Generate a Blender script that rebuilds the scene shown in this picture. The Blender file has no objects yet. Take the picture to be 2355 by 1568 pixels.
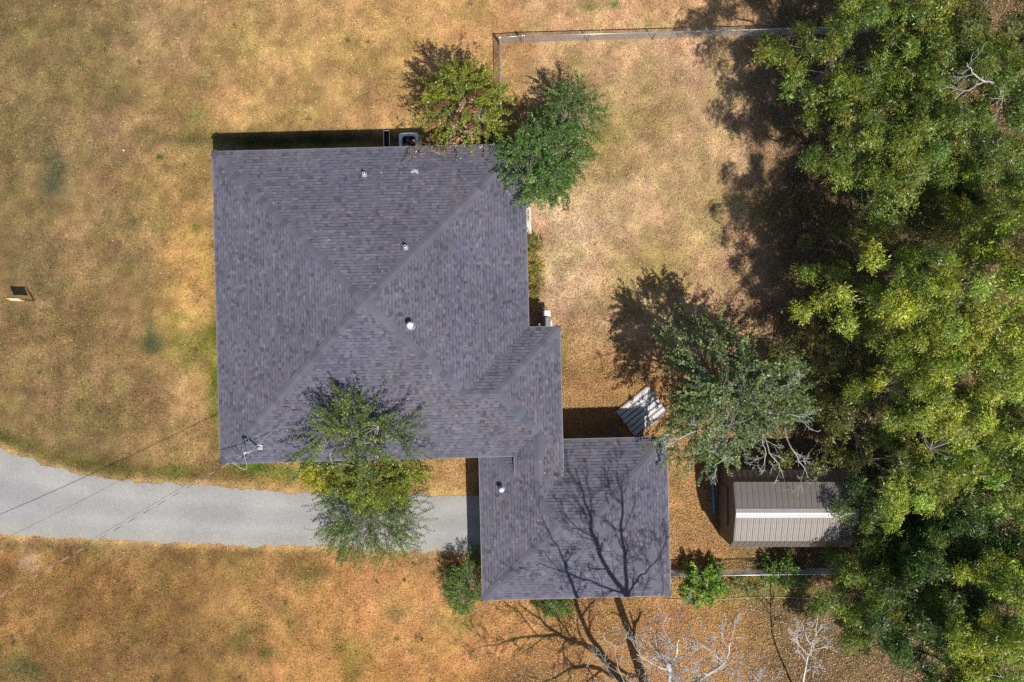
import bpy, math, random
import numpy as np
from mathutils import Vector, Matrix

R = math.radians
random.seed(7)
rng = np.random.default_rng(7)
scene = bpy.context.scene
COL = scene.collection

# ------------------------------------------------------------------ camera, sky, sun, exposure
CAM_H = 45.0
S = 0.02033                       # metres on the ground per survey unit
CX, CY = 1177.0, 784.0
cam_d = bpy.data.cameras.new('camera')
cam = bpy.data.objects.new('camera', cam_d)
COL.objects.link(cam)
cam.location = (0, 0, CAM_H)
cam.rotation_euler = (0, 0, 0)
cam_d.sensor_width = 36
cam_d.angle = 2 * math.atan(CX * S / CAM_H)
cam_d.clip_end = 3000
scene.camera = cam

SUN = Vector((0.301, -0.478, 1.0)).normalized()
world = bpy.data.worlds.new('World')
scene.world = world
world.use_nodes = True
wn = world.node_tree
sky = wn.nodes.new('ShaderNodeTexSky')
sky.sky_type = 'NISHITA'
sky.sun_disc = False
sky.sun_elevation = math.asin(SUN.z)
sky.sun_rotation = math.atan2(SUN.x, SUN.y)
wn.links.new(sky.outputs[0], wn.nodes['Background'].inputs[0])
wn.nodes['Background'].inputs[1].default_value = 0.08
sun_d = bpy.data.lights.new('sun', 'SUN')
sun_d.energy = 4.6
sun_d.angle = R(0.53)
sun_d.color = (1.0, 0.955, 0.89)
sun_o = bpy.data.objects.new('sun', sun_d)
COL.objects.link(sun_o)
sun_o.location = (20, -30, 60)
sun_o.rotation_euler = SUN.to_track_quat('Z', 'Y').to_euler()
scene.view_settings.view_transform = 'Standard'
scene.view_settings.look = 'None'
scene.view_settings.exposure = 0.33
scene.view_settings.gamma = 1.0
scene.cycles.use_denoising = False
scene.cycles.max_bounces = 6
scene.cycles.diffuse_bounces = 3
scene.cycles.transmission_bounces = 4
scene.cycles.transparent_max_bounces = 4

# ------------------------------------------------------------------ helpers
def W(ox, oy, z=0.0):
    """survey coordinates + height -> world point"""
    f = S * (CAM_H - z) / CAM_H
    return Vector(((ox - CX) * f, (CY - oy) * f, z))

def SH(sx, sy, zr, z):
    """point at height z whose shadow falls at survey point (sx, sy) on a surface of height zr"""
    p = W(sx, sy, zr)
    t = z - zr
    return Vector((p.x + t * 0.301, p.y - t * 0.478, z))

def lin(c):
    c = np.asarray(c, float) / 255.0
    return np.where(c <= 0.04045, c / 12.92, ((c + 0.055) / 1.055) ** 2.4)

def tag(o, label=None, cat=None, group=None, kind=None):
    if label: o['label'] = label
    if cat: o['category'] = cat
    if group: o['group'] = group
    if kind: o['kind'] = kind
    return o

def empty(name, loc=(0, 0, 0), rz=0.0):
    o = bpy.data.objects.new(name, None)
    COL.objects.link(o)
    o.location = loc
    o.rotation_euler = (0, 0, rz)
    o.empty_display_size = 0.2
    return o

def link(name, me, mats=(), parent=None):
    o = bpy.data.objects.new(name, me)
    COL.objects.link(o)
    for m in (mats if isinstance(mats, (list, tuple)) else [mats]):
        if len(me.materials) < (len(mats) if isinstance(mats, (list, tuple)) else 1):
            me.materials.append(m)
    if parent: o.parent = parent
    return o

_tab = np.random.default_rng(99).random((256, 256))
def vnoise(x, y, scale, seed=0):
    x = np.asarray(x) / scale + seed * 17.31
    y = np.asarray(y) / scale + seed * 9.77
    xi = np.floor(x).astype(int); yi = np.floor(y).astype(int)
    fx = x - xi; fy = y - yi
    fx = fx * fx * (3 - 2 * fx); fy = fy * fy * (3 - 2 * fy)
    a = _tab[xi & 255, yi & 255]; b = _tab[(xi + 1) & 255, yi & 255]
    c = _tab[xi & 255, (yi + 1) & 255]; d = _tab[(xi + 1) & 255, (yi + 1) & 255]
    return (a * (1 - fx) + b * fx) * (1 - fy) + (c * (1 - fx) + d * fx) * fy

def fbm(x, y, scale, seed=0, octv=4):
    s = 0; amp = 1; tot = 0
    for k in range(octv):
        s = s + amp * vnoise(x, y, scale / 2 ** k, seed + k * 3)
        tot += amp; amp *= 0.55
    return s / tot

class MB:
    """collects polygons, each with one colour and material slot"""
    def __init__(self):
        self.v = []; self.f = []; self.c = []; self.m = []
    def poly(self, pts, col=(1, 1, 1), mi=0):
        n = len(self.v)
        self.v.extend([tuple(p) for p in pts])
        self.f.append(tuple(range(n, n + len(pts)))); self.c.append(col); self.m.append(mi)
    def mesh_part(self, vs, fs, col=(1, 1, 1), mi=0):
        n = len(self.v)
        self.v.extend([tuple(p) for p in vs])
        for f in fs:
            self.f.append(tuple(n + i for i in f)); self.c.append(col); self.m.append(mi)
    def box(self, c, s, rz=0.0, col=(1, 1, 1), mi=0, bev=0.0):
        cx, cy, cz = c; sx, sy, sz = s[0] / 2, s[1] / 2, s[2] / 2
        ca, sa = math.cos(rz), math.sin(rz)
        b = min(bev, sx * .9, sy * .9, sz * .9)
        if b <= 0:
            vs = [(x, y, z) for z in (-sz, sz) for x, y in ((-sx, -sy), (sx, -sy), (sx, sy), (-sx, sy))]
            fs = [(3, 2, 1, 0), (4, 5, 6, 7), (0, 1, 5, 4), (1, 2, 6, 5), (2, 3, 7, 6), (3, 0, 4, 7)]
        else:
            def ring(ix, iy, z):
                return [(-sx + ix, -sy, z), (sx - ix, -sy, z), (sx, -sy + iy, z), (sx, sy - iy, z),
                        (sx - ix, sy, z), (-sx + ix, sy, z), (-sx, sy - iy, z), (-sx, -sy + iy, z)]
            vs = ring(b, b, -sz) + ring(b, b, sz - b)
            top = [(-sx + 2 * b if abs(x) > sx - b * 1.01 and x < 0 else x, y, z) for x, y, z in ring(b, b, sz)]
            top = [(x * (1 - b / sx), y * (1 - b / sy), sz) for x, y, z in ring(b, b, sz)]
            vs += top
            fs = [tuple(range(7, -1, -1)), tuple(range(16, 24))]
            for k in range(8):
                j = (k + 1) % 8
                fs += [(k, j, 8 + j, 8 + k), (8 + k, 8 + j, 16 + j, 16 + k)]
        vs = [(cx + x * ca - y * sa, cy + x * sa + y * ca, cz + z) for x, y, z in vs]
        self.mesh_part(vs, fs, col, mi)
    def tube(self, pts, rad, sides=6, col=(1, 1, 1), mi=0, cap=True):
        pts = [Vector(p) for p in pts]
        n = len(pts)
        if not hasattr(rad, '__len__'): rad = [rad] * n
        vs = []
        ref = None
        for i, p in enumerate(pts):
            t = (pts[min(i + 1, n - 1)] - pts[max(i - 1, 0)])
            if t.length < 1e-9: t = Vector((0, 0, 1))
            t.normalize()
            if ref is None:
                ref = Vector((1, 0, 0)) if abs(t.x) < 0.8 else Vector((0, 1, 0))
            a = (ref - t * ref.dot(t))
            if a.length < 1e-6: a = Vector((0, 1, 0)).cross(t)
            a.normalize(); ref = a
            b = t.cross(a)
            for k in range(sides):
                an = 2 * math.pi * k / sides
                vs.append(p + (a * math.cos(an) + b * math.sin(an)) * rad[i])
        fs = []
        for i in range(n - 1):
            for k in range(sides):
                j = (k + 1) % sides
                fs.append((i * sides + k, i * sides + j, (i + 1) * sides + j, (i + 1) * sides + k))
        if cap and sides > 2:
            fs.append(tuple(range(sides - 1, -1, -1)))
            fs.append(tuple((n - 1) * sides + k for k in range(sides)))
        self.mesh_part(vs, fs, col, mi)
    def lathe(self, c, prof, sides=16, col=(1, 1, 1), mi=0, cap=True):
        vs = []
        for r, z in prof:
            for k in range(sides):
                an = 2 * math.pi * k / sides
                vs.append((c[0] + r * math.cos(an), c[1] + r * math.sin(an), c[2] + z))
        fs = []
        for i in range(len(prof) - 1):
            for k in range(sides):
                j = (k + 1) % sides
                fs.append((i * sides + k, i * sides + j, (i + 1) * sides + j, (i + 1) * sides + k))
        if cap:
            fs.append(tuple((len(prof) - 1) * sides + k for k in range(sides)))
        self.mesh_part(vs, fs, col, mi)
    def mesh(self, name, smooth=False):
        me = bpy.data.meshes.new(name)
        me.from_pydata(self.v, [], self.f)
        me.polygons.foreach_set('material_index', np.array(self.m, dtype=np.int32))
        if smooth: me.polygons.foreach_set('use_smooth', np.ones(len(self.f), dtype=bool))
        ca = me.color_attributes.new('col', 'FLOAT_COLOR', 'CORNER')
        ln = np.array([len(f) for f in self.f])
        cc = np.ones((len(self.f), 4), dtype=np.float32); cc[:, :3] = np.array(self.c, dtype=np.float32)
        ca.data.foreach_set('color', np.repeat(cc, ln, axis=0).ravel())
        me.update()
        return me
    def build(self, name, mats, parent=None, smooth=False):
        if not isinstance(mats, (list, tuple)): mats = [mats]
        me = self.mesh(name, smooth)
        for m in mats: me.materials.append(m)
        o = bpy.data.objects.new(name, me)
        COL.objects.link(o)
        if parent: o.parent = parent
        return o

def np_mesh(name, verts, nper, cols, mat, smooth=False):
    """verts (n, nper, 3): n separate polygons of nper corners; cols (n, 3)"""
    n = verts.shape[0]
    me = bpy.data.meshes.new(name)
    me.vertices.add(n * nper)
    me.vertices.foreach_set('co', verts.astype(np.float32).ravel())
    me.loops.add(n * nper)
    me.loops.foreach_set('vertex_index', np.arange(n * nper, dtype=np.int32))
    me.polygons.add(n)
    me.polygons.foreach_set('loop_start', np.arange(0, n * nper, nper, dtype=np.int32))
    me.polygons.foreach_set('loop_total', np.full(n, nper, dtype=np.int32))
    ca = me.color_attributes.new('col', 'FLOAT_COLOR', 'POINT')
    cc = np.ones((n, 4), dtype=np.float32); cc[:, :3] = cols
    ca.data.foreach_set('color', np.repeat(cc, nper, axis=0).ravel())
    me.update(calc_edges=True)
    me.materials.append(mat)
    return me

# ------------------------------------------------------------------ materials
def new_mat(name):
    m = bpy.data.materials.new(name)
    m.use_nodes = True
    nt = m.node_tree
    return m, nt, nt.nodes['Principled BSDF']

def mat_col(name, rough=0.8, spec=0.3, var=0.25, scale=8.0, bump=0.0, bscale=40.0, metal=0.0, tint=None, detail=6.0):
    """colour from the piece's own 'col' attribute (or tint) broken up by noise"""
    m, nt, b = new_mat(name)
    L = nt.links.new
    if tint is None:
        a = nt.nodes.new('ShaderNodeAttribute'); a.attribute_name = 'col'
        src = a.outputs['Color']
    else:
        a = nt.nodes.new('ShaderNodeRGB'); a.outputs[0].default_value = (*tint, 1)
        src = a.outputs[0]
    tc = nt.nodes.new('ShaderNodeTexCoord')
    nz = nt.nodes.new('ShaderNodeTexNoise'); nz.inputs['Scale'].default_value = scale
    nz.inputs['Detail'].default_value = detail; nz.inputs['Roughness'].default_value = 0.65
    L(tc.outputs['Object'], nz.inputs['Vector'])
    mr = nt.nodes.new('ShaderNodeMapRange')
    mr.inputs['From Min'].default_value = 0.25; mr.inputs['From Max'].default_value = 0.75
    mr.inputs['To Min'].default_value = 1 - var; mr.inputs['To Max'].default_value = 1 + var
    L(nz.outputs['Fac'], mr.inputs['Value'])
    mx = nt.nodes.new('ShaderNodeVectorMath'); mx.operation = 'SCALE'
    L(src, mx.inputs[0]); L(mr.outputs[0], mx.inputs['Scale'])
    L(mx.outputs[0], b.inputs['Base Color'])
    b.inputs['Roughness'].default_value = rough
    b.inputs['Specular IOR Level'].default_value = spec
    b.inputs['Metallic'].default_value = metal
    if bump > 0:
        n2 = nt.nodes.new('ShaderNodeTexNoise'); n2.inputs['Scale'].default_value = bscale
        n2.inputs['Detail'].default_value = 5
        L(tc.outputs['Object'], n2.inputs['Vector'])
        bp = nt.nodes.new('ShaderNodeBump'); bp.inputs['Strength'].default_value = 0.6
        bp.inputs['Distance'].default_value = bump
        L(n2.outputs['Fac'], bp.inputs['Height']); L(bp.outputs[0], b.inputs['Normal'])
    return m

TRT = {'grass_blade': (1, 1, 1), 'dry_leaf': (1, 1, 1)}
def mat_leaf(name, trans=0.3, rough=0.5, spec=0.4):
    m, nt, b = new_mat(name)
    L = nt.links.new
    a = nt.nodes.new('ShaderNodeAttribute'); a.attribute_name = 'col'
    L(a.outputs['Color'], b.inputs['Base Color'])
    b.inputs['Roughness'].default_value = rough
    b.inputs['Specular IOR Level'].default_value = spec
    tr = nt.nodes.new('ShaderNodeBsdfTranslucent')
    sc = nt.nodes.new('ShaderNodeVectorMath'); sc.operation = 'MULTIPLY'
    sc.inputs[1].default_value = TRT[name] if name in TRT else (1.3, 1.25, 0.6)
    L(a.outputs['Color'], sc.inputs[0]); L(sc.outputs[0], tr.inputs['Color'])
    mx = nt.nodes.new('ShaderNodeMixShader'); mx.inputs[0].default_value = trans
    out = nt.nodes['Material Output']
    L(b.outputs[0], mx.inputs[1]); L(tr.outputs[0], mx.inputs[2]); L(mx.outputs[0], out.inputs['Surface'])
    return m

M_leaf = mat_leaf('leaf', 0.3, 0.42, 0.5)
M_leafdull = mat_leaf('leaf_dull', 0.25, 0.65, 0.25)
M_grass = mat_leaf('grass_blade', 0.2, 0.7, 0.2)
M_litter = mat_leaf('dry_leaf', 0.1, 0.7, 0.2)
M_bark = mat_col('bark', 0.9, 0.15, 0.35, 6.0, 0.02, 25)
M_shingle = mat_col('asphalt_shingle', 0.88, 0.25, 0.22, 60.0, 0.004, 220)
M_deck = mat_col('roof_underlay', 0.9, 0.2, 0.15, 20, tint=(0.05, 0.05, 0.06))
M_white = mat_col('white_paint', 0.45, 0.4, 0.12, 9.0, tint=(0.74, 0.74, 0.73))
M_trim = mat_col('grey_trim', 0.5, 0.4, 0.12, 5.0, tint=(0.42, 0.42, 0.44))
M_galv = mat_col('galvanised_steel', 0.42, 0.5, 0.2, 12.0, tint=(0.55, 0.56, 0.57), metal=0.6)
M_dark = mat_col('black_rubber', 0.6, 0.3, 0.2, 20.0, tint=(0.02, 0.02, 0.022))
M_alum = mat_col('bare_aluminium', 0.5, 0.5, 0.12, 12.0, tint=(0.48, 0.48, 0.48), metal=0.3)
M_lead = mat_col('lead_flashing', 0.5, 0.5, 0.2, 16.0, tint=(0.34, 0.36, 0.40), metal=0.3)
M_plain = mat_col('painted', 0.55, 0.4, 0.15, 8.0)
M_concrete = mat_col('concrete', 0.9, 0.2, 0.2, 5.0, 0.004, 60, tint=(0.52, 0.48, 0.42))

# ------------------------------------------------------------------ ground
LF = 1.42          # sunlit radiance of a white level surface, used to turn observed tones into reflectances
def OG(x, y):      # world ground -> survey units
    return x / S + CX, CY - y / S

DRIVE_TOP = [(-420, 880), (-300, 930), (-150, 980), (0, 1030), (50, 1051), (100, 1068), (150, 1082), (200, 1095), (300, 1108), (400, 1113), (500, 1118),
             (600, 1127), (700, 1135), (800, 1138), (900, 1138), (1000, 1138), (1085, 1139), (1150, 1139)]
DRIVE_BOT = [(-420, 1140), (-300, 1170), (-150, 1205), (0, 1228), (100, 1233), (200, 1240), (300, 1244), (400, 1248), (500, 1252), (600, 1255),
             (700, 1255), (800, 1258), (900, 1265), (1000, 1270), (1085, 1272), (1150, 1272)]
_dtx, _dty = np.array(DRIVE_TOP).T
_dbx, _dby = np.array(DRIVE_BOT).T

GREEN = [  # x, y, rx, ry, strength, colour (as seen in sun, save the first)
    (690, 322, 250, 16, .95, (66, 72, 34)), (110, 390, 34, 34, .85, (82, 92, 62)), (368, 765, 22, 22, .8, (84, 96, 62)), (480, 790, 34, 40, .95, (112, 122, 34)),  # first entry: green strip, darkened to deepen the north eave's shadow
    (500, 870, 15, 130, .95, (104, 114, 34)), (430, 775, 26, 34, .7, (120, 122, 45)), (575, 1078, 46, 16, 1.0, (92, 118, 28)),
    (650, 1090, 30, 18, .8, (118, 128, 42)), (390, 1092, 46, 20, .8, (84, 92, 40)), (140, 1060, 70, 22, .6, (92, 92, 48)),
    (260, 1075, 60, 18, .6, (98, 96, 50)), (30, 1010, 60, 26, .6, (88, 90, 46)), (360, 520, 22, 16, .5, (130, 125, 55)),
    (450, 525, 9, 9, .9, (84, 104, 34)), (365, 367, 6, 6, .95, (50, 84, 24)), (440, 265, 16, 16, .6, (120, 128, 60)),
    (320, 590, 40, 45, .5, (108, 100, 58)), (420, 725, 24, 16, .5, (130, 120, 48)), (500, 560, 10, 50, .6, (120, 118, 45)),
    (1300, 170, 70, 60, .45, (140, 124, 58)), (1470, 230, 80, 80, .4, (148, 130, 66)), (1420, 340, 60, 60, .5, (142, 128, 60)),
    (1380, 270, 40, 40, .5, (120, 122, 50)), (1560, 420, 120, 120, .3, (150, 130, 76)), (1500, 600, 90, 70, .5, (156, 136, 66)),
    (1410, 700, 70, 60, .35, (160, 136, 72)), (1350, 15, 26, 10, .5, (120, 128, 60)), (1408, 12, 12, 6, .9, (96, 130, 50)),
    (520, 1300, 120, 26, .35, (120, 104, 56)), (390, 1320, 40, 24, .5, (112, 100, 50)), (690, 1320, 36, 26, .6, (112, 102, 50)),
    (640, 1390, 50, 40, .3, (128, 106, 56)), (550, 1490, 26, 26, .55, (108, 106, 50)), (610, 1505, 16, 16, .7, (98, 104, 42)),
    (330, 1460, 70, 50, .5, (112, 98, 52)), (40, 1560, 60, 50, .7, (76, 82, 48)), (90, 1400, 90, 60, .35, (120, 100, 58)),
    (780, 1470, 34, 30, .6, (124, 112, 48)), (800, 1530, 44, 46, .7, (126, 112, 44)), (1080, 1415, 42, 22, .6, (118, 112, 50)),
    (905, 1400, 26, 20, .6, (132, 112, 56)), (1000, 1395, 40, 26, .3, (150, 116, 64)), (1200, 1570, 60, 24, .5, (112, 94, 56)),
    (1280, 1392, 40, 18, .8, (92, 120, 40)), (1700, 1345, 150, 34, .55, (128, 122, 52)), (1800, 1345, 60, 40, .6, (112, 118, 46)),
    (160, 40, 110, 120, .45, (108, 98, 58)), (30, 190, 80, 160, .5, (112, 100, 58)), (40, 420, 90, 120, .4, (108, 96, 56)),
    (60, 620, 80, 80, .4, (108, 98, 58)), (330, 180, 90, 70, .4, (134, 114, 66)), (570, 110, 120, 80, .35, (160, 132, 74)),
    (860, 130, 70, 70, .4, (150, 126, 66)), (740, 220, 80, 50, .3, (150, 124, 66)), (250, 210, 60, 50, .35, (116, 104, 62)),
    (1620, 480, 50, 60, .3, (170, 150, 80)), (470, 640, 30, 40, .4, (140, 124, 54)), (1225, 620, 12, 80, .6, (128, 112, 40)),
    (1300, 820, 16, 60, .4, (120, 104, 50)), (960, 1080, 46, 26, .25, (150, 120, 66)), (1150, 1545, 70, 40, .3, (128, 98, 60)),
    (200, 985, 60, 60, .4, (120, 106, 62)), (250, 480, 60, 60, .35, (124, 106, 66)), (440, 420, 50, 60, .3, (150, 124, 64)),
]
PALE = [
    (62, 1298, 20, 15, .95, (186, 160, 124)), (75, 1322, 14, 8, .8, (176, 148, 112)), (415, 610, 62, 130, .85, (200, 152, 84)),
    (455, 690, 40, 50, .7, (202, 154, 90)), (1290, 620, 60, 140, .7, (206, 172, 132)), (1350, 480, 80, 70, .8, (210, 178, 138)),
    (1230, 160, 60, 50, .5, (196, 156, 108)), (1650, 260, 60, 80, .5, (196, 158, 118)), (1640, 360, 60, 60, .4, (192, 156, 112)),
    (1180, 40, 220, 50, .5, (194, 146, 92)), (1560, 40, 160, 40, .6, (194, 142, 92)), (640, 40, 90, 60, .4, (182, 142, 92)),
    (360, 60, 120, 90, .5, (166, 136, 96)), (830, 270, 110, 40, .4, (190, 146, 90)), (560, 250, 100, 60, .4, (188, 146, 84)),
    (1380, 880, 90, 70, .6, (164, 122, 74)), (1330, 780, 40, 60, .5, (162, 122, 76)), (900, 1330, 140, 70, .5, (194, 144, 88)),
    (760, 1400, 140, 80, .5, (190, 136, 78)), (1000, 1380, 80, 60, .4, (190, 140, 90)), (950, 1470, 120, 60, .4, (188, 138, 86)),
    (700, 1550, 60, 40, .5, (188, 138, 76)), (520, 1420, 120, 50, .4, (160, 120, 68)), (240, 1545, 100, 40, .5, (150, 118, 78)),
    (450, 1530, 120, 30, .35, (156, 118, 70)), (120, 310, 80, 50, .4, (146, 118, 82)), (250, 340, 90, 60, .4, (148, 122, 84)),
    (80, 560, 50, 40, .3, (142, 116, 84)), (150, 780, 130, 60, .4, (134, 104, 66)), (230, 900, 150, 60, .3, (146, 118, 76)),
]
def ground_colour(x, y, fine=True):
    ox, oy = OG(np.asarray(x, float), np.asarray(y, float))
    wx = (fbm(x, y, 2.6, 31, 3) - .5) * 110; wy = (fbm(x, y, 2.6, 47, 3) - .5) * 110
    px, py = ox + wx, oy + wy
    sm = lambda a, b, t: np.clip((t - a) / (b - a), 0, 1) ** 2 * (3 - 2 * np.clip((t - a) / (b - a), 0, 1))
    def mixc(c, tgt, f):
        f = np.clip(f, 0, 1)[..., None]
        return c * (1 - f) + np.asarray(tgt, float) * f
    c = np.zeros(np.shape(ox) + (3,)) + np.array((149., 122., 80.))
    c = mixc(c, (184, 148, 96), sm(170, 620, px))
    c = mixc(c, (196, 153, 100), sm(560, 1100, px) * sm(500, 200, py))
    c = mixc(c, (152, 114, 66), sm(1240, 1300, py) * sm(900, 300, px))
    c = mixc(c, (204, 148, 88), sm(1240, 1330, py) * sm(450, 800, px))
    c = mixc(c, (206, 168, 126), sm(1180, 1240, px) * sm(1020, 900, py))
    c = mixc(c, (190, 146, 92), sm(1180, 1250, px) * sm(760, 900, py))
    c = mixc(c, (182, 134, 80), sm(1080, 1260, px) * sm(1330, 1420, py))
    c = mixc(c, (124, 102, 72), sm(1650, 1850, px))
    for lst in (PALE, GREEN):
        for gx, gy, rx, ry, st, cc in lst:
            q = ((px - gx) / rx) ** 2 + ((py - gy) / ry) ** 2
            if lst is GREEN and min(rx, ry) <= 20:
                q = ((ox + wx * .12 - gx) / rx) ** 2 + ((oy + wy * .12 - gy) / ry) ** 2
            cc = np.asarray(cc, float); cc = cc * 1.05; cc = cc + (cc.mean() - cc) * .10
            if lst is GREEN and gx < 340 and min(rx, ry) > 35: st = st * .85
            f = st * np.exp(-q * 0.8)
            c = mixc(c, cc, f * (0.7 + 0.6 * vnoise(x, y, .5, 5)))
    # straw fringe along the drive, greener just beyond
    yt = np.interp(ox, _dtx, _dty); yb = np.interp(ox, _dbx, _dby)
    d = np.where(oy < (yt + yb) / 2, yt - oy, oy - yb)
    on = (ox < 1080)
    c = mixc(c, (206, 166, 108), np.exp(-((d - 2) / 9.0) ** 2) * .75 * on)
    c = mixc(c, (112, 98, 46), np.exp(-((d - 30) / 16.0) ** 2) * .5 * on * (oy < 1180) * sm(760, 500, ox))
    c = mixc(c, (120, 98, 50), np.exp(-((d - 24) / 14.0) ** 2) * .45 * on * (oy > 1180) * vnoise(x, y, 1.4, 8))
    # mottling
    c = c + (c.mean(-1, keepdims=True) - c) * .03
    a = lin(c) / LF
    if fine:
        m1 = fbm(x, y, 1.7, 3, 4) - .5
        m2 = fbm(x, y, .45, 13, 3) - .5
        g = fbm(x, y, .8, 23, 4) - .5
        f = np.exp(0.75 * m1 + 0.95 * m2)
        a = a * f[..., None]
        gg = np.clip(g * 1.7, -1, 1)[..., None]
        a = a * (1 + gg * np.array((-.14, .03, -.22)))
    return np.clip(a, 0.004, 0.8)

def axis(lo, hi, step):
    core = list(np.arange(lo, hi + 1e-6, step))
    out = [lo - d for d in (2000, 800, 300, 120, 50, 22, 10, 4, 1.5)]
    return np.array(out + core + [hi + d for d in (1.5, 4, 10, 22, 50, 120, 300, 800, 2000)])

def mat_ground():
    m, nt, b = new_mat('dry_lawn')
    L = nt.links.new
    a = nt.nodes.new('ShaderNodeAttribute'); a.attribute_name = 'col'
    tc = nt.nodes.new('ShaderNodeTexCoord')
    n1 = nt.nodes.new('ShaderNodeTexNoise'); n1.inputs['Scale'].default_value = 13.0
    n1.inputs['Detail'].default_value = 8; n1.inputs['Roughness'].default_value = .82
    L(tc.outputs['Object'], n1.inputs['Vector'])
    # strands: noise stretched in two directions
    mp = nt.nodes.new('ShaderNodeMapping'); mp.inputs['Scale'].default_value = (60, 14, 20); mp.inputs['Rotation'].default_value = (0, 0, .6)
    n2 = nt.nodes.new('ShaderNodeTexNoise'); n2.inputs['Scale'].default_value = 1.0; n2.inputs['Detail'].default_value = 3
    L(tc.outputs['Object'], mp.inputs['Vector']); L(mp.outputs[0], n2.inputs['Vector'])
    mp3 = nt.nodes.new('ShaderNodeMapping'); mp3.inputs['Scale'].default_value = (14, 55, 20); mp3.inputs['Rotation'].default_value = (0, 0, .3)
    n3 = nt.nodes.new('ShaderNodeTexNoise'); n3.inputs['Scale'].default_value = 1.0; n3.inputs['Detail'].default_value = 3
    L(tc.outputs['Object'], mp3.inputs['Vector']); L(mp3.outputs[0], n3.inputs['Vector'])
    ad = nt.nodes.new('ShaderNodeMath'); ad.operation = 'ADD'; L(n2.outputs['Fac'], ad.inputs[0]); L(n3.outputs['Fac'], ad.inputs[1])
    ad2 = nt.nodes.new('ShaderNodeMath'); ad2.operation = 'ADD'; L(ad.outputs[0], ad2.inputs[0]); L(n1.outputs['Fac'], ad2.inputs[1])
    mr = nt.nodes.new('ShaderNodeMapRange'); mr.inputs['From Min'].default_value = 1.05; mr.inputs['From Max'].default_value = 1.95
    mr.inputs['To Min'].default_value = .48; mr.inputs['To Max'].default_value = 1.52
    L(ad2.outputs[0], mr.inputs['Value'])
    sc = nt.nodes.new('ShaderNodeVectorMath'); sc.operation = 'SCALE'
    L(a.outputs['Color'], sc.inputs[0]); L(mr.outputs[0], sc.inputs['Scale']); L(sc.outputs[0], b.inputs['Base Color'])
    b.inputs['Roughness'].default_value = .95; b.inputs['Specular IOR Level'].default_value = .1
    bp = nt.nodes.new('ShaderNodeBump'); bp.inputs['Strength'].default_value = .55; bp.inputs['Distance'].default_value = .05
    L(ad2.outputs[0], bp.inputs['Height']); L(bp.outputs[0], b.inputs['Normal'])
    return m
M_ground = mat_ground()

gx = axis(-31, 31, .17); gy = axis(-23, 23, .17)
GX, GY = np.meshgrid(gx, gy)
cx_, cy_ = np.clip(GX, -31, 31), np.clip(GY, -23, 23)
gz = (fbm(cx_, cy_, 3.0, 61, 3) - .5) * .06
far = (np.abs(GX) > 31) | (np.abs(GY) > 23)
ODX, ODY = OG(cx_, cy_)
ytop = np.interp(ODX, _dtx, _dty); ybot = np.interp(ODX, _dbx, _dby)
near_d = np.minimum(np.abs(ODY - ytop), np.abs(ODY - ybot)) < 14
in_d = ((ODY > ytop - 14) & (ODY < ybot + 14) & (ODX < 1180)) | near_d
gz = np.where(in_d | far, 0.0, gz) - 0.02
gz = np.where(in_d, -0.012, gz)
ny, nx = GX.shape
vv = np.stack([GX, GY, gz], -1).reshape(-1, 3)
ii = np.arange(ny * nx).reshape(ny, nx)
q = np.stack([ii[:-1, :-1], ii[:-1, 1:], ii[1:, 1:], ii[1:, :-1]], -1).reshape(-1, 4)
gme = bpy.data.meshes.new('lawn')
gme.vertices.add(len(vv)); gme.vertices.foreach_set('co', vv.astype(np.float32).ravel())
gme.loops.add(q.size); gme.loops.foreach_set('vertex_index', q.astype(np.int32).ravel())
gme.polygons.add(len(q)); gme.polygons.foreach_set('loop_start', np.arange(0, q.size, 4, dtype=np.int32))
gme.polygons.foreach_set('loop_total', np.full(len(q), 4, dtype=np.int32))
gme.polygons.foreach_set('use_smooth', np.ones(len(q), dtype=bool))
gcol = np.ones((len(vv), 4), dtype=np.float32)
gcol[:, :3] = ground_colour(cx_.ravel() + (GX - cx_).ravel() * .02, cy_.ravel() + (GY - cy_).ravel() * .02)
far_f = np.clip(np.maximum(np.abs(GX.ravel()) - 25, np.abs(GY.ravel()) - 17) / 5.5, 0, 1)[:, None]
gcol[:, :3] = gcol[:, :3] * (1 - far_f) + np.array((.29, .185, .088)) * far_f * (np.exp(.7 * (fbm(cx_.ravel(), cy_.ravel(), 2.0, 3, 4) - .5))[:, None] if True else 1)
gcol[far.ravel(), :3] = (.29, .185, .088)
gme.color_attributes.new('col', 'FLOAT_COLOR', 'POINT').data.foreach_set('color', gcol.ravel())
gme.update(calc_edges=True); gme.materials.append(M_ground)
ground = bpy.data.objects.new('ground', gme); COL.objects.link(ground)
tag(ground, 'dry tan and olive lawn spreading around the house', 'lawn', kind='structure')

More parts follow.
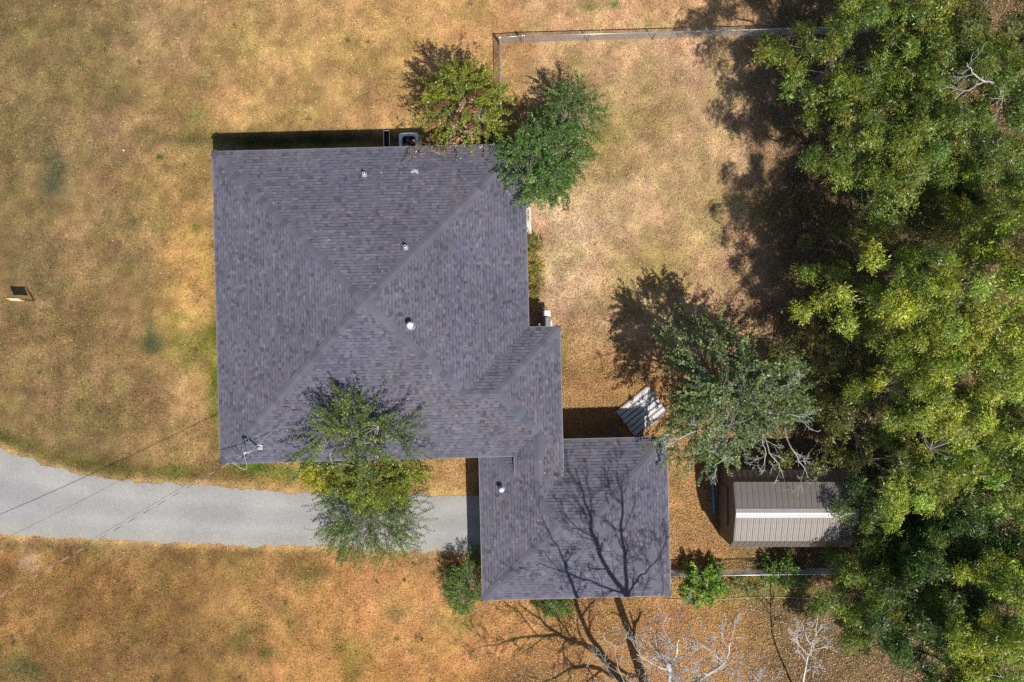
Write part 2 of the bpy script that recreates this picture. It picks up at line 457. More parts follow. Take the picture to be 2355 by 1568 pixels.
# driveway: ragged-edged gravel sheet
def mat_gravel():
    m, nt, b = new_mat('pale_gravel')
    L = nt.links.new
    tc = nt.nodes.new('ShaderNodeTexCoord')
    vo = nt.nodes.new('ShaderNodeTexVoronoi'); vo.inputs['Scale'].default_value = 34
    L(tc.outputs['Object'], vo.inputs['Vector'])
    n1 = nt.nodes.new('ShaderNodeTexNoise'); n1.inputs['Scale'].default_value = .45; n1.inputs['Detail'].default_value = 4
    L(tc.outputs['Object'], n1.inputs['Vector'])
    n2 = nt.nodes.new('ShaderNodeTexNoise'); n2.inputs['Scale'].default_value = 26; n2.inputs['Detail'].default_value = 4; n2.inputs['Roughness'].default_value = .7
    L(tc.outputs['Object'], n2.inputs['Vector'])
    r1 = nt.nodes.new('ShaderNodeValToRGB'); r1.color_ramp.elements[0].position = .38; r1.color_ramp.elements[1].position = .62
    r1.color_ramp.elements[0].color = (.262, .258, .250, 1); r1.color_ramp.elements[1].color = (.302, .295, .278, 1)
    L(n1.outputs['Fac'], r1.inputs['Fac'])
    r2 = nt.nodes.new('ShaderNodeMapRange'); r2.inputs['From Min'].default_value = 0; r2.inputs['From Max'].default_value = 1
    r2.inputs['To Min'].default_value = .86; r2.inputs['To Max'].default_value = 1.14
    sv = nt.nodes.new('ShaderNodeSeparateColor'); L(vo.outputs['Color'], sv.inputs[0]); L(sv.outputs[0], r2.inputs['Value'])
    r3 = nt.nodes.new('ShaderNodeMapRange'); r3.inputs['From Min'].default_value = .3; r3.inputs['From Max'].default_value = .7
    r3.inputs['To Min'].default_value = .78; r3.inputs['To Max'].default_value = 1.18; L(n2.outputs['Fac'], r3.inputs['Value'])
    mm = nt.nodes.new('ShaderNodeMath'); mm.operation = 'MULTIPLY'; L(r2.outputs[0], mm.inputs[0]); L(r3.outputs[0], mm.inputs[1])
    s = nt.nodes.new('ShaderNodeVectorMath'); s.operation = 'SCALE'; L(r1.outputs[0], s.inputs[0]); L(mm.outputs[0], s.inputs['Scale'])
    at = nt.nodes.new('ShaderNodeAttribute'); at.attribute_name = 'across'
    n4 = nt.nodes.new('ShaderNodeTexNoise'); n4.inputs['Scale'].default_value = .8; n4.inputs['Detail'].default_value = 3; L(tc.outputs['Object'], n4.inputs['Vector'])
    wob = nt.nodes.new('ShaderNodeMath'); wob.operation = 'MULTIPLY_ADD'; wob.inputs[1].default_value = .16; L(n4.outputs['Fac'], wob.inputs[0]); L(at.outputs['Fac'], wob.inputs[2])
    rt = nt.nodes.new('ShaderNodeValToRGB'); el = rt.color_ramp.elements
    el[0].position = 0; el[0].color = (1.0, .97, .90, 1); el[1].position = 1; el[1].color = (1.0, .97, .90, 1)
    for ps, cc in ((.14, (1, .99, .97, 1)), (.34, (1.07, 1.07, 1.07, 1)), (.46, (.95, .95, .96, 1)), (.62, (.93, .93, .94, 1)), (.76, (1.06, 1.06, 1.06, 1)), (.9, (.98, .97, .95, 1))):
        e_ = el.new(ps); e_.color = cc
    L(wob.outputs[0], rt.inputs['Fac'])
    mu = nt.nodes.new('ShaderNodeVectorMath'); mu.operation = 'MULTIPLY'; L(s.outputs[0], mu.inputs[0]); L(rt.outputs[0], mu.inputs[1])
    L(mu.outputs[0], b.inputs['Base Color'])
    b.inputs['Roughness'].default_value = .9; b.inputs['Specular IOR Level'].default_value = .2
    bp = nt.nodes.new('ShaderNodeBump'); bp.inputs['Strength'].default_value = .5; bp.inputs['Distance'].default_value = .012
    L(n2.outputs['Fac'], bp.inputs['Height']); L(bp.outputs[0], b.inputs['Normal'])
    return m
M_gravel = mat_gravel()
mb = MB()
dx = np.arange(-420, 1150.1, 5)
jt = (fbm(dx * S, dx * 0, .5, 71, 3) - .5) * 16 + rng.normal(0, .9, len(dx)); jb = (fbm(dx * S, dx * 0 + 9, .5, 72, 3) - .5) * 16 + rng.normal(0, .9, len(dx))
tp = [W(a, b + (j if a < 1060 else 0)) for a, b, j in zip(dx, np.interp(dx, _dtx, _dty), jt)]
bt = [W(a, b + (j if a < 1060 else 0)) for a, b, j in zip(dx, np.interp(dx, _dbx, _dby), jb)]
vs = []; fs = []; NR = 20
for k in range(len(dx)):
    for r in range(NR + 1):
        p = tp[k].lerp(bt[k], r / NR)
        e = min(r, NR - r) / NR
        vs.append((p.x, p.y, (0.004 if e == 0 else 0.012 + .03 * e)))
for k in range(len(dx) - 1):
    for r in range(NR):
        a = k * (NR + 1) + r
        fs.append((a, a + 1, a + NR + 2, a + NR + 1))
mb.mesh_part(vs, fs)
drive = mb.build('driveway', M_gravel, smooth=True)
acr = drive.data.attributes.new('across', 'FLOAT', 'POINT')
acr.data.foreach_set('value', np.array([r / NR for k in range(len(dx)) for r in range(NR + 1)], dtype=np.float32))
tag(drive, 'pale grey gravel driveway curving in from the left', 'driveway', kind='structure')

# ------------------------------------------------------------------ house
TH = R(1.45)
HC = Vector((-6.10, 1.63, 0))
ZE, ZG = 2.98, 2.463
A_ = 6.78
VWN, UE, UCW, UCR = -1.23, 8.13, 6.05, 7.09
RU, RV = 5.355, -4.005          # wing ridge end
GW, GE, GN, GS = 4.50, 12.75, -6.22, -13.17
GR0, GR1, GRV = 7.975, 9.275, -9.695
ca, sa = math.cos(TH), math.sin(TH)
def house_pt(u, v, z=0):
    return Vector((HC.x + u * ca - v * sa, HC.y + u * sa + v * ca, z))

house = empty('house', HC, TH)
tag(house, 'single-storey hip-roofed house with mauve-grey shingles and attached garage', 'house')

# planes: inward normal n, offset c, eave height; pieces = convex outlines (u, v)
PL = {
 'mn': ((0, -1), -A_, ZE, [[(-A_, A_), (0, 0), (A_, A_)]]),
 'mw': ((1, 0), -A_, ZE, [[(-A_, -A_), (0, 0), (-A_, A_)]]),
 'me': ((-1, 0), -A_, ZE, [[(0, 0), (4.005, -4.005), (A_, VWN), (A_, A_)]]),
 'ms': ((0, 1), -A_, ZE, [[(-A_, -A_), (4.005, -A_), (4.005, -4.005), (0, 0)],
                         [(4.005, -A_), (UCW, -A_), (UCR, -5.74), (RU, RV), (4.005, -4.005)]]),
 'wn': ((0, -1), -VWN, ZE, [[(4.005, -4.005), (RU, RV), (UE, VWN), (A_, VWN)]]),
 'we': ((-1, 0), -UE, ZE, [[(RU, RV), (UCR, -5.74), (UE, -5.74), (UE, VWN)], [(UCR, -5.74), (UCR, -8.81), (UE, -7.77), (UE, -5.74)]]),
 'cw': ((1, 0), UCW, ZE, [[(UCW, -A_), (UCW, -7.77), (UCR, -8.81), (UCR, -5.74)]]),
 'gw': ((1, 0), GW, ZG, [[(GW, GS), (GR0, GRV), (GW, GN)]]),
 'gn': ((0, -1), -GN, ZG, [[(GW, GN), (UCW, -7.77), (UCW, GN)], [(UE, GN), (UE, GRV), (GR1, GRV), (GE, GN)],
                          [(UCR, -8.81), (GR0, GRV), (UE, GRV), (UE, -7.77)]]),
 'ge': ((-1, 0), -GE, ZG, [[(GE, GS), (GE, GN), (GR1, GRV)]]),
 'gs': ((0, 1), GS, ZG, [[(GW, GS), (GE, GS), (GR1, GRV), (GR0, GRV)]]),
}
def ccw(poly):
    a = sum(poly[i][0] * poly[(i + 1) % len(poly)][1] - poly[(i + 1) % len(poly)][0] * poly[i][1] for i in range(len(poly)))
    return poly if a > 0 else poly[::-1]
def clip(sub, cl):
    out = sub
    for i in range(len(cl)):
        if not out: return []
        a = cl[i]; b = cl[(i + 1) % len(cl)]
        ex, ey = b[0] - a[0], b[1] - a[1]
        inp = out; out = []
        side = lambda p: ex * (p[1] - a[1]) - ey * (p[0] - a[0])
        for j in range(len(inp)):
            p = inp[j]; qv = inp[(j + 1) % len(inp)]
            sp, sq = side(p), side(qv)
            if sp >= -1e-9: out.append(p)
            if (sp > 1e-9 and sq < -1e-9) or (sp < -1e-9 and sq > 1e-9):
                t = sp / (sp - sq)
                out.append((p[0] + (qv[0] - p[0]) * t, p[1] + (qv[1] - p[1]) * t))
    return out if len(out) > 2 else []
def roof_z(plane, u, v):
    n, c, ze, _ = PL[plane]
    return ze + (n[0] * u + n[1] * v - c) / 3.0

deck = MB()
for k, (n, c, ze, pieces) in PL.items():
    for pc in pieces:
        deck.poly([(u, v, ze + (n[0] * u + n[1] * v - c) / 3.0) for u, v in ccw(pc)])
roof = deck.build('roof', M_deck, house)

TONES = np.array([(.158, .148, .168), (.140, .135, .156), (.128, .136, .156), (.172, .160, .178), (.112, .110, .126),
                  (.150, .140, .138), (.185, .176, .192), (.096, .096, .110), (.150, .150, .160), (.162, .146, .160)])
TW = np.array([.22, .16, .13, .12, .09, .08, .06, .04, .06, .04]); TW /= TW.sum()
EXP = .143 / math.sqrt(1 + 1 / 9.0)
shr = random.Random(11)
shingles = []          # (area, [(pts, col, thick)...])
for key, (n, c, ze, pieces) in PL.items():
    e = (n[1], -n[0])
    pcs = [ccw(p) for p in pieces]
    allp = [p for pc in pcs for p in pc]
    ss = [e[0] * p[0] + e[1] * p[1] for p in allp]; dd = [n[0] * p[0] + n[1] * p[1] - c for p in allp]
    nl = math.sqrt(1 + 1 / 9.0)
    N3 = (-n[0] / 3 / nl, -n[1] / 3 / nl, 1 / nl)
    ncr = int(max(dd) / EXP) + 1
    for k in range(ncr):
        d0 = k * EXP - (.018 if k == 0 else 0); d1 = (k + 1) * EXP
        s = min(ss) - shr.random() * .3
        band_left = 0; band_dark = False
        while s < max(ss):
            wd = shr.choice((.12, .14, .15, .17, .19, .22)) * shr.uniform(.9, 1.1)
            th = .013 if shr.random() < .5 else .007
            us, vs_ = e[0] * (s + wd / 2) + n[0] * (d0 + c), e[1] * (s + wd / 2) + n[1] * (d0 + c)
            zone = vnoise(np.array([us]), np.array([vs_]), 2.2, 4)[0]
            zone2 = .5 * vnoise(np.array([us]), np.array([vs_]), 1.1, 44)[0] + .5 * vnoise(np.array([us]), np.array([vs_]), 3.3, 46)[0]
            t = TONES[np.searchsorted(np.cumsum(TW), min(shr.random(), .9999))]
            t = t * np.array((.665, .66, .755)) * shr.uniform(.89, 1.11) * (.86 + .28 * zone2)
            t = t * np.array((.97 + .07 * zone, .985 + .03 * zone, 1.03 - .07 * zone))
            band_dark = shr.random() < (.22 if band_dark else .78)
            pieces_out = []; area = 0
            bw = .028
            for q0, q1, isband in ((d0, d1 - bw, False), (d1 - bw, d1, True)):
                rect = []
                for (a, b) in ((s, q0), (s + wd, q0), (s + wd, q1), (s, q1)):
                    rect.append((e[0] * a + n[0] * (b + c), e[1] * a + n[1] * (b + c)))
                rect = ccw(rect)
                for pc in pcs:
                    if k == 0:
                        # let the first course run past the eave
                        pc2 = []
                        for p in pc:
                            dp = n[0] * p[0] + n[1] * p[1] - c
                            pc2.append((p[0] - n[0] * .03, p[1] - n[1] * .03) if abs(dp) < 1e-6 else p)
                        pol = clip(rect, pc2)
                    else:
                        pol = clip(rect, pc)
                    if not pol: continue
                    top = []; bot = []
                    for u, v in pol:
                        d = n[0] * u + n[1] * v - c
                        z = ze + d / 3.0
                        f = (d - d0) / (d1 - d0)
                        h = .003 + th * (1 - f)
                        if isband: h = .003 + (th * .25 if not band_dark else 0)
                        top.append((u + N3[0] * h, v + N3[1] * h, z + N3[2] * h)); bot.append((u, v, z + .0005))
                    col = tuple(t * .42) if (isband and band_dark) else tuple(t)
                    pieces_out.append((top, bot, col))
                    area += abs(sum(pol[i][0] * pol[(i + 1) % len(pol)][1] - pol[(i + 1) % len(pol)][0] * pol[i][1] for i in range(len(pol)))) / 2
            if pieces_out: shingles.append((area, pieces_out))
            s += wd
def add_shingle(m, pcs):
    for top, bot, col in pcs:
        k = len(top)
        m.mesh_part(top + bot, [tuple(range(k))] + [(k + i, k + (i + 1) % k, (i + 1) % k, i) for i in range(k)], col)
order = sorted(range(len(shingles)), key=lambda i: -shingles[i][0])
single = set(order[:300])
rest = MB()
for i, (a, pcs) in enumerate(shingles):
    if i in single:
        m1 = MB(); add_shingle(m1, pcs); m1.build('shingle', M_shingle, roof)
    else:
        add_shingle(rest, pcs)
tag(rest.build('shingle_courses', M_shingle, roof), kind='stuff')

# hip and ridge caps
def pz(u, v, ze, k):  # height on a plane
    return roof_z(k, u, v)
CAPS = [  # low end, high end, plane a, plane b
    ((-A_, A_), (0, 0), 'mn', 'mw'), ((A_, A_), (0, 0), 'mn', 'me'), ((-A_, -A_), (0, 0), 'mw', 'ms'),
    ((4.005, -4.005), (0, 0), 'me', 'ms'), ((4.005, -4.005), (RU, RV), 'wn', 'ms'), ((UE, VWN), (RU, RV), 'wn', 'we'),
    ((UCR, -5.74), (RU, RV), 'ms', 'we'), ((UCR, -8.81), (UCR, -5.74), 'cw', 'we'), ((UCR, -8.81), (GR0, GRV), 'gw', 'gn'),
    ((GW, GN), (UCW, -7.77), 'gw', 'gn'), ((GE, GN), (GR1, GRV), 'gn', 'ge'), ((GE, GS), (GR1, GRV), 'ge', 'gs'),
    ((GW, GS), (GR0, GRV), 'gw', 'gs'), ((GR0, GRV), (GR1, GRV), 'gn', 'gs')]
for lo, hi, ka, kb in CAPS:
    P0 = Vector((*lo, roof_z(ka, *lo))); P1 = Vector((*hi, roof_z(ka, *hi)))
    d = (P1 - P0); Ln = d.length; d.normalize()
    sides = []
    for kk in (ka, kb):
        n = PL[kk][0]
        N = Vector((-n[0] / 3, -n[1] / 3, 1)).normalized()
        sv = N.cross(d).normalized()
        # point away from the other plane, downhill on this one
        if sv.z > 0 or (abs(sv.z) < 1e-6): sv = -sv
        if abs((P1 - P0).z) < .05:
            if sv.dot(Vector((n[0], n[1], 0))) > 0: sv = -sv
        sides.append((sv, N))
    up = (sides[0][1] + sides[1][1]).normalized()
    step = .285
    cnt = max(1, int(Ln / step)); step = Ln / cnt
    for k in range(cnt):
        a0 = k * step; a1 = min(Ln, a0 + step + .05)
        t = TONES[shr.choice((0, 1, 2, 8, 1, 4))] * np.array((.71, .70, .78)) * shr.uniform(.90, 1.04)
        m1 = MB()
        wd = .185
        h0, h1 = .026, .016
        c0 = P0 + d * a0; c1 = P0 + d * a1
        if k == 0: c0 = c0 - d * .01
        Ltop0 = c0 + sides[0][0] * wd + sides[0][1] * h0; Ltop1 = c1 + sides[0][0] * wd + sides[0][1] * h1
        Rtop0 = c0 + sides[1][0] * wd + sides[1][1] * h0; Rtop1 = c1 + sides[1][0] * wd + sides[1][1] * h1
        M0 = c0 + up * h0; M1_ = c1 + up * h1
        dn = Vector((0, 0, -.02))
        vs = [Ltop0, M0, Rtop0, Ltop1, M1_, Rtop1, Ltop0 + dn, M0 + dn, Rtop0 + dn, Ltop1 + dn, Rtop1 + dn]
        m1.mesh_part(vs, [(0, 1, 4, 3), (1, 2, 5, 4), (6, 7, 1, 0), (7, 8, 2, 1), (0, 3, 9, 6), (2, 8, 10, 5)], tuple(t))
        m1.build('ridge_cap', M_shingle, roof)

# walls, soffit and fascia
WALLM = mat_col('brick_wall', .85, .2, .25, 14, tint=(.30, .19, .15))
def ring_wall(m, poly, z0, z1, col=(1, 1, 1)):
    for i in range(len(poly)):
        a, b = poly[i], poly[(i + 1) % len(poly)]
        m.poly([(*a, z0), (*b, z0), (*b, z1), (*a, z1)], col)
OV = .45
upper = [(-A_, -A_), (UCW, -A_), (UCW, -7.77), (UCR, -8.81), (UE, -7.77), (UE, VWN), (A_, VWN), (A_, A_), (-A_, A_)]
mw = MB()
ring_wall(mw, [(-A_ + OV, -A_ + OV), (UE - OV, -A_ + OV), (UE - OV, VWN - OV), (A_ - OV, VWN - OV), (A_ - OV, A_ - OV), (-A_ + OV, A_ - OV)], -.05, ZE + .02)
ring_wall(mw, [(GW + OV, GS + OV), (GE - OV, GS + OV), (GE - OV, GN - OV), (GW + OV, GN - OV)], -.05, ZG + .02)
mw.build('wall', WALLM, house)
ms = MB()
ms.poly([(u, v, ZE - .03) for u, v in [(-A_, -A_), (-A_, A_), (A_, A_), (A_, VWN), (UE, VWN), (UE, -A_)]])
ms.poly([(u, v, ZG - .03) for u, v in [(GW, GS), (GW, GN), (GE, GN), (GE, GS)]])
ms.build('soffit', M_white, house)
mf = MB()
def fascia(a, b, z):
    a = Vector(a); b = Vector(b); mid = (a + b) / 2; ln = (b - a).length
    rz = math.atan2(b.y - a.y, b.x - a.x)
    nrm = Vector((math.sin(rz), -math.cos(rz)))
    cc = mid - nrm * -.0
    mf.box((cc.x, cc.y, z - .085), (ln, .03, .17), rz)
for a, b in (((-A_, -A_), (UCW, -A_)), ((UCW, -A_ - .02), (UCW, -7.77)), ((UE, -7.77), (UE, VWN)), ((UE - .02, VWN), (A_, VWN)), ((A_, VWN), (A_, A_)), ((A_, A_), (-A_, A_)), ((-A_, A_), (-A_, -A_))):
    fascia(a, b, ZE - .005)
for a, b in (((GW, GS), (GE, GS)), ((GE, GS), (GE, GN)), ((GE, GN), (GW, GN)), ((GW, GN), (GW, GS))):
    fascia(a, b, ZG - .005)
mf.build('fascia', M_trim, house)
M_drip = mat_col('drip_edge_metal', .5, .4, .15, 6, tint=(.15, .147, .16))
def drip(a, b, z):
    a = Vector(a); b = Vector(b); mid = (a + b) / 2
    rz = math.atan2(b.y - a.y, b.x - a.x)
    m_ = MB(); m_.box((mid.x, mid.y, z - .012), ((b - a).length + .1, .105, .016), rz)
    m_.build('drip_edge', M_drip, house)
for a, b in (((-A_, -A_), (UCW, -A_)), ((UCW, -A_), (UCW, -7.77)), ((UE, -7.77), (UE, VWN)), ((UE, VWN), (A_, VWN)), ((A_, VWN), (A_, A_)), ((A_, A_), (-A_, A_)), ((-A_, A_), (-A_, -A_))):
    drip(a, b, ZE)
for k_, (a, b) in enumerate((((GW, GS), (GE, GS)), ((GE, GS), (GE, GN)), ((GE, GN), (GW, GN)), ((GW, GN), (GW, GS)))):
    drip(a, b, ZG)
# garage door facing the drive
gd = MB(); gv0, gv1 = -12.0, -9.2
for k in range(4):
    gd.box((GW + OV - .02, (gv0 + gv1) / 2, .27 + k * .53), (.05, gv1 - gv0, .51), 0, bev=.01)
gd.build('garage_door', M_white, house)

def solve_roof(ox, oy, plane):
    """house-frame point on a roof plane seen at a survey position"""
    z = 3.5
    for _ in range(8):
        p = W(ox, oy, z) - HC
        u = p.x * ca + p.y * sa; v = -p.x * sa + p.y * ca
        z = roof_z(plane, u, v)
    return Vector((u, v, z))

def vent_pipe(ox, oy, plane, r, h, cap=False, label=None):
    p = solve_roof(ox, oy, plane)
    m = MB()
    m.lathe(p, [(r, -.1), (r, h - .004), (r * .72, h)] if not cap else [(r * .8, -.1), (r * .8, h - .1)], 14, cap=cap)
    if not cap:
        m.lathe(p, [(r * .72, h), (r * .7, h - .12), (0.001, h - .12)], 14, col=(.02, .02, .02), mi=1)
    o = m.build('vent_pipe', [M_white, M_dark], house, smooth=False)
    if label: o['label'] = label
    n = PL[plane][0]
    N = Vector((-n[0] / 3, -n[1] / 3, 1)).normalized()
    up = Vector((n[0], n[1], 1 / 3)).normalized(); rt = up.cross(N)
    f = MB()
    pts = []
    for a, b in ((-.1, -.12), (.1, -.12), (.1, .14), (-.1, .14)):
        pts.append(p + rt * a + up * b + N * .02)
    f.mesh_part(pts + [q_ - N * .02 for q_ in pts], [(0, 1, 2, 3), (4, 5, 1, 0), (5, 6, 2, 1), (6, 7, 3, 2), (7, 4, 0, 3)])
    ring = []
    for rr, hh in ((r * 2.0, .02), (r * 1.25, .13), (r * 1.02, .15)):
        for k in range(14):
            an = 2 * math.pi * k / 14
            q_ = p + rt * (math.cos(an) * rr) + up * (math.sin(an) * rr) + N * hh
            ring.append(q_)
    f.mesh_part(ring, [(i * 14 + k, i * 14 + (k + 1) % 14, (i + 1) * 14 + (k + 1) % 14, (i + 1) * 14 + k) for i in range(2) for k in range(14)])
    f.build('flashing', M_lead, o)
    if cap:
        cp = MB()
        cp.lathe(p, [(r * 1.0, h - .12), (r * 1.35, h - .11), (r * 1.4, h - .07), (r * .9, h), (r * .3, h + .03), (.001, h + .035)], 18, cap=False)
        cp.build('vent_cap', M_white, o, smooth=True)
    return o
vent_pipe(838, 401, 'mn', .06, .32)
vent_pipe(933, 568, 'mn', .06, .32)
vent_pipe(945, 748, 'me', .105, .55, True)
vent_pipe(1153, 1123, 'gw', .085, .45, True)
# flat flashing remnant
p = solve_roof(953, 395, 'mn')
f = MB()
for k in range(3):
    f.box((p.x + (-.08, .05, .12)[k], p.y + (.0, .03, -.05)[k], p.z + .02 + .004 * k), ((.16, .2, .1)[k], (.1, .13, .16)[k], .02), (.1, -.2, .5)[k], bev=.004)
f.build('patch_flashing', M_lead, house)

# ------------------------------------------------------------------ service mast and drop wire
mb_ = solve_roof(598, 1029, 'ms')
base = house_pt(mb_.x, mb_.y, mb_.z)
topm = W(568, 1039, 4.45)
mast = empty('service_mast', base)
tag(mast, 'galvanised electric service mast with drip loops on the roof corner', 'service mast')
B0 = Vector((0, 0, 0)); T0 = topm - base
m = MB(); m.tube([B0 - Vector((0, 0, .3)), B0.lerp(T0, .5), T0], .035, 10)
m.build('pole', M_galv, mast, smooth=True)
m = MB(); m.tube([T0 + Vector((0, 0, -.06)), T0 + Vector((0, 0, .05)), T0 + Vector((-.1, -.03, .1)), T0 + Vector((-.16, -.06, .03))], [.055, .07, .07, .045], 10)
m.build('weatherhead', M_lead, mast, smooth=True)
m = MB()
f_ = [Vector((a, b, b / 3 + .025)) for a, b in ((-.1, -.1), (.1, -.1), (.1, .12), (-.1, .12))]
m.mesh_part(f_ + [q_ - Vector((0, 0, .02)) for q_ in f_], [(0, 1, 2, 3), (4, 5, 1, 0), (5, 6, 2, 1), (6, 7, 3, 2), (7, 4, 0, 3)])
m.lathe((0, 0, 0), [(.09, .0), (.05, .12), (.04, .16)], 12)
m.build('flashing', M_alum, mast)
att = T0 + Vector((-.04, -.04, -.28))
m = MB(); m.lathe(att + Vector((0, 0, -.05)), [(.02, 0), (.05, .02), (.05, .05), (.03, .06), (.05, .08), (.02, .11)], 10)
m.tube([att, T0.lerp(B0, .12)], .012, 6)
m.build('insulator', M_white, mast)
wdir = (W(0, 1372, 6.0) - (base + att))
for k, (sag, sx) in enumerate(((.55, -.02), (.68, .05), (.45, .02))):
    m = MB()
    p0 = T0 + Vector((-.15, -.06, .02)); p3 = att + wdir.normalized() * (.55 + .12 * k)
    pts = []
    for i in range(9):
        t = i / 8
        q_ = p0.lerp(p3, t) + Vector((sx + .16 * math.sin(math.pi * t) * (k - .6), -.28 * math.sin(math.pi * t) * (1 + .5 * k), -sag * math.sin(math.pi * t)))
        pts.append(q_)
    m.tube(pts, .011, 6)
    m.build('drip_loop', M_dark if k < 2 else M_alum, mast, smooth=True)
# brace rods
m = MB(); m.tube([T0.lerp(B0, .35), Vector((-.55, .75, .28))], .012, 6); m.tube([T0.lerp(B0, .35), Vector((.55, .7, .26))], .012, 6)
m.build('brace', M_galv, mast)

A0 = base + att; A1 = W(0, 1372, 6.0); far_ = A0 + (A1 - A0) * 1.55 + Vector((0, 0, .55))
wire = empty('service_wire', A0)
tag(wire, 'twisted black and silver electric wire crossing the drive to the mast', 'wire')
for s in range(3):
    m = MB(); pts = []
    n_ = 230
    for i in range(n_ + 1):
        t = i / n_
        p = A0.lerp(far_, t) - A0
        p.z -= 1.1 * 4 * t * (1 - t) * .35
        an = 2 * math.pi * (t * 26) + s * 2.094
        side = Vector((.5, .86, 0))
        p = p + side * (.009 * math.cos(an)) + Vector((0, 0, .009 * math.sin(an)))
        pts.append(p)
    m.tube(pts, .008, 5)
    m.build('strand', M_dark if s < 2 else M_alum, wire, smooth=True)
# telephone cable a little lower
c0 = house_pt(-6.3, -6.6, 3.15); c1 = W(0, 1362, 4.2)
cable = empty('telephone_cable', c0)
tag(cable, 'thin black telephone cable running beside the electric wire', 'cable')
m = MB(); m.tube([(c0.lerp(c0 + (c1 - c0) * 1.5, i / 24)) - c0 - Vector((0, 0, .4 * 4 * (i / 24) * (1 - i / 24))) for i in range(25)], .006, 5)
m.build('strand', M_dark, cable, smooth=True)

# ------------------------------------------------------------------ things round the house
# air conditioner
acp = Vector((-4.73, 9.10, 0))
ac = empty('air_conditioner', acp, TH)
tag(ac, 'pale square air conditioning condenser with round fan grille beside the north wall', 'air conditioner')
def rrect(hx, hy, r, n=5):
    out = []
    for cxs, cys, a0 in ((hx - r, hy - r, 0), (-hx + r, hy - r, 90), (-hx + r, -hy + r, 180), (hx - r, -hy + r, 270)):
        for k in range(n + 1):
            a = R(a0 + 90 * k / n); out.append((cxs + r * math.cos(a), cys + r * math.sin(a)))
    return out
AC_M = mat_col('enamel_cabinet', .4, .45, .1, 6, tint=(.78, .84, .90))
o1 = rrect(.42, .42, .1); m = MB()
n1 = len(o1)
m.mesh_part([(x, y, .08) for x, y in o1] + [(x, y, .80) for x, y in o1], [(k, (k + 1) % n1, n1 + (k + 1) % n1, n1 + k) for k in range(n1)])
m.build('cabinet', AC_M, ac)
m = MB()
o2 = rrect(.445, .445, .12)
circ = []
for x, y in o2:
    a = math.atan2(y, x); circ.append((.37 * math.cos(a), .37 * math.sin(a)))
m.mesh_part([(x, y, .79) for x, y in o2] + [(x, y, .85) for x, y in o2] + [(x * .96, y * .96, .87) for x, y in o2] + [(x, y, .875) for x, y in circ] + [(x, y, .70) for x, y in circ],
            [((j) * n1 + k, j * n1 + (k + 1) % n1, (j + 1) * n1 + (k + 1) % n1, (j + 1) * n1 + k) for j in range(4) for k in range(n1)])
m.build('top_panel', AC_M, ac)
m = MB(); m.lathe((0, 0, .55), [(.37, 0), (.001, .001)], 24, cap=False); m.build('fan_well', M_dark, ac)
for k in range(4):
    m = MB(); a = k * math.pi / 2 + .4
    d1 = Vector((math.cos(a), math.sin(a), 0)); d2 = Vector((-d1.y, d1.x, 0))
    m.poly([d1 * .06 + d2 * -.05 + Vector((0, 0, .63)), d1 * .28 + d2 * -.11 + Vector((0, 0, .62)), d1 * .28 + d2 * .09 + Vector((0, 0, .69)), d1 * .06 + d2 * .05 + Vector((0, 0, .67))])
    m.build('fan_blade', M_lead, ac)
m = MB()
for rr in (.07, .13, .19, .25, .31, .36):
    m.tube([(rr * math.cos(2 * math.pi * k / 24), rr * math.sin(2 * math.pi * k / 24), .882) for k in range(25)], .005, 4, cap=False)
for k in range(8):
    a = k * math.pi / 4; m.tube([(.02 * math.cos(a), .02 * math.sin(a), .885), (.375 * math.cos(a), .375 * math.sin(a), .88)], .005, 4)
m.build('fan_grille', M_dark, ac)
m = MB(); m.box((0, 0, .04), (1.0, 1.0, .08), bev=.01); m.build('pad', M_concrete, ac)
for sgn in (0, 1, 2, 3):
    m = MB()
    for k in range(12):
        y = -.33 + k * .06
        rot = sgn * math.pi / 2
        m.box((.424 * math.cos(rot) - y * math.sin(rot), .424 * math.sin(rot) + y * math.cos(rot), .44), (.012, .03, .6), rot)
    m.build('louvre_panel', M_dark, ac)

# open trough beside it
tp_ = W(889.5, 320, .1)
tr_ = empty('open_trough', (tp_.x, tp_.y, 0), TH)
tag(tr_, 'narrow open trough with thin pale rim left of the air conditioner', 'trough')
m = MB()
hw, y0, y1, hh = .135, -.95, .36, .24
for x in (-hw, hw): m.box((x, (y0 + y1) / 2, hh / 2), (.02, y1 - y0, hh))
m.box((0, y1 - .01, hh / 2), (2 * hw - .02, .02, hh)); m.box((0, y0 + .01, hh / 2), (2 * hw - .02, .02, hh))
m.build('side_panel', M_dark, tr_)
m = MB(); m.box((0, (y0 + y1) / 2, .02), (2 * hw - .04, y1 - y0 - .04, .03)); m.build('bottom', M_dark, tr_)
m = MB()
for x in (-hw, hw): m.box((x, (y0 + y1) / 2, hh + .008), (.028, y1 - y0 + .02, .016))
m.box((0, y1, hh + .008), (2 * hw - .028, .045, .016))
m.build('rim', M_white, tr_)

# concrete step by the east wall
st_a = house_pt(A_ - OV, 4.0); 
step = MB()
p1 = W(1221.5, 508, .12)
loc = p1 - HC; u1 = loc.x * ca + loc.y * sa; v1 = -loc.x * sa + loc.y * ca
step.box(((u1 + A_ - OV) / 2, v1 + .3, .06), (u1 - A_ + OV, 1.85, .13), bev=.012)
so = step.build('concrete_step', M_concrete); so.location = HC; so.rotation_euler = (0, 0, TH)
tag(so, 'pale concrete step poking out from the east eave below the round green tree', 'step')

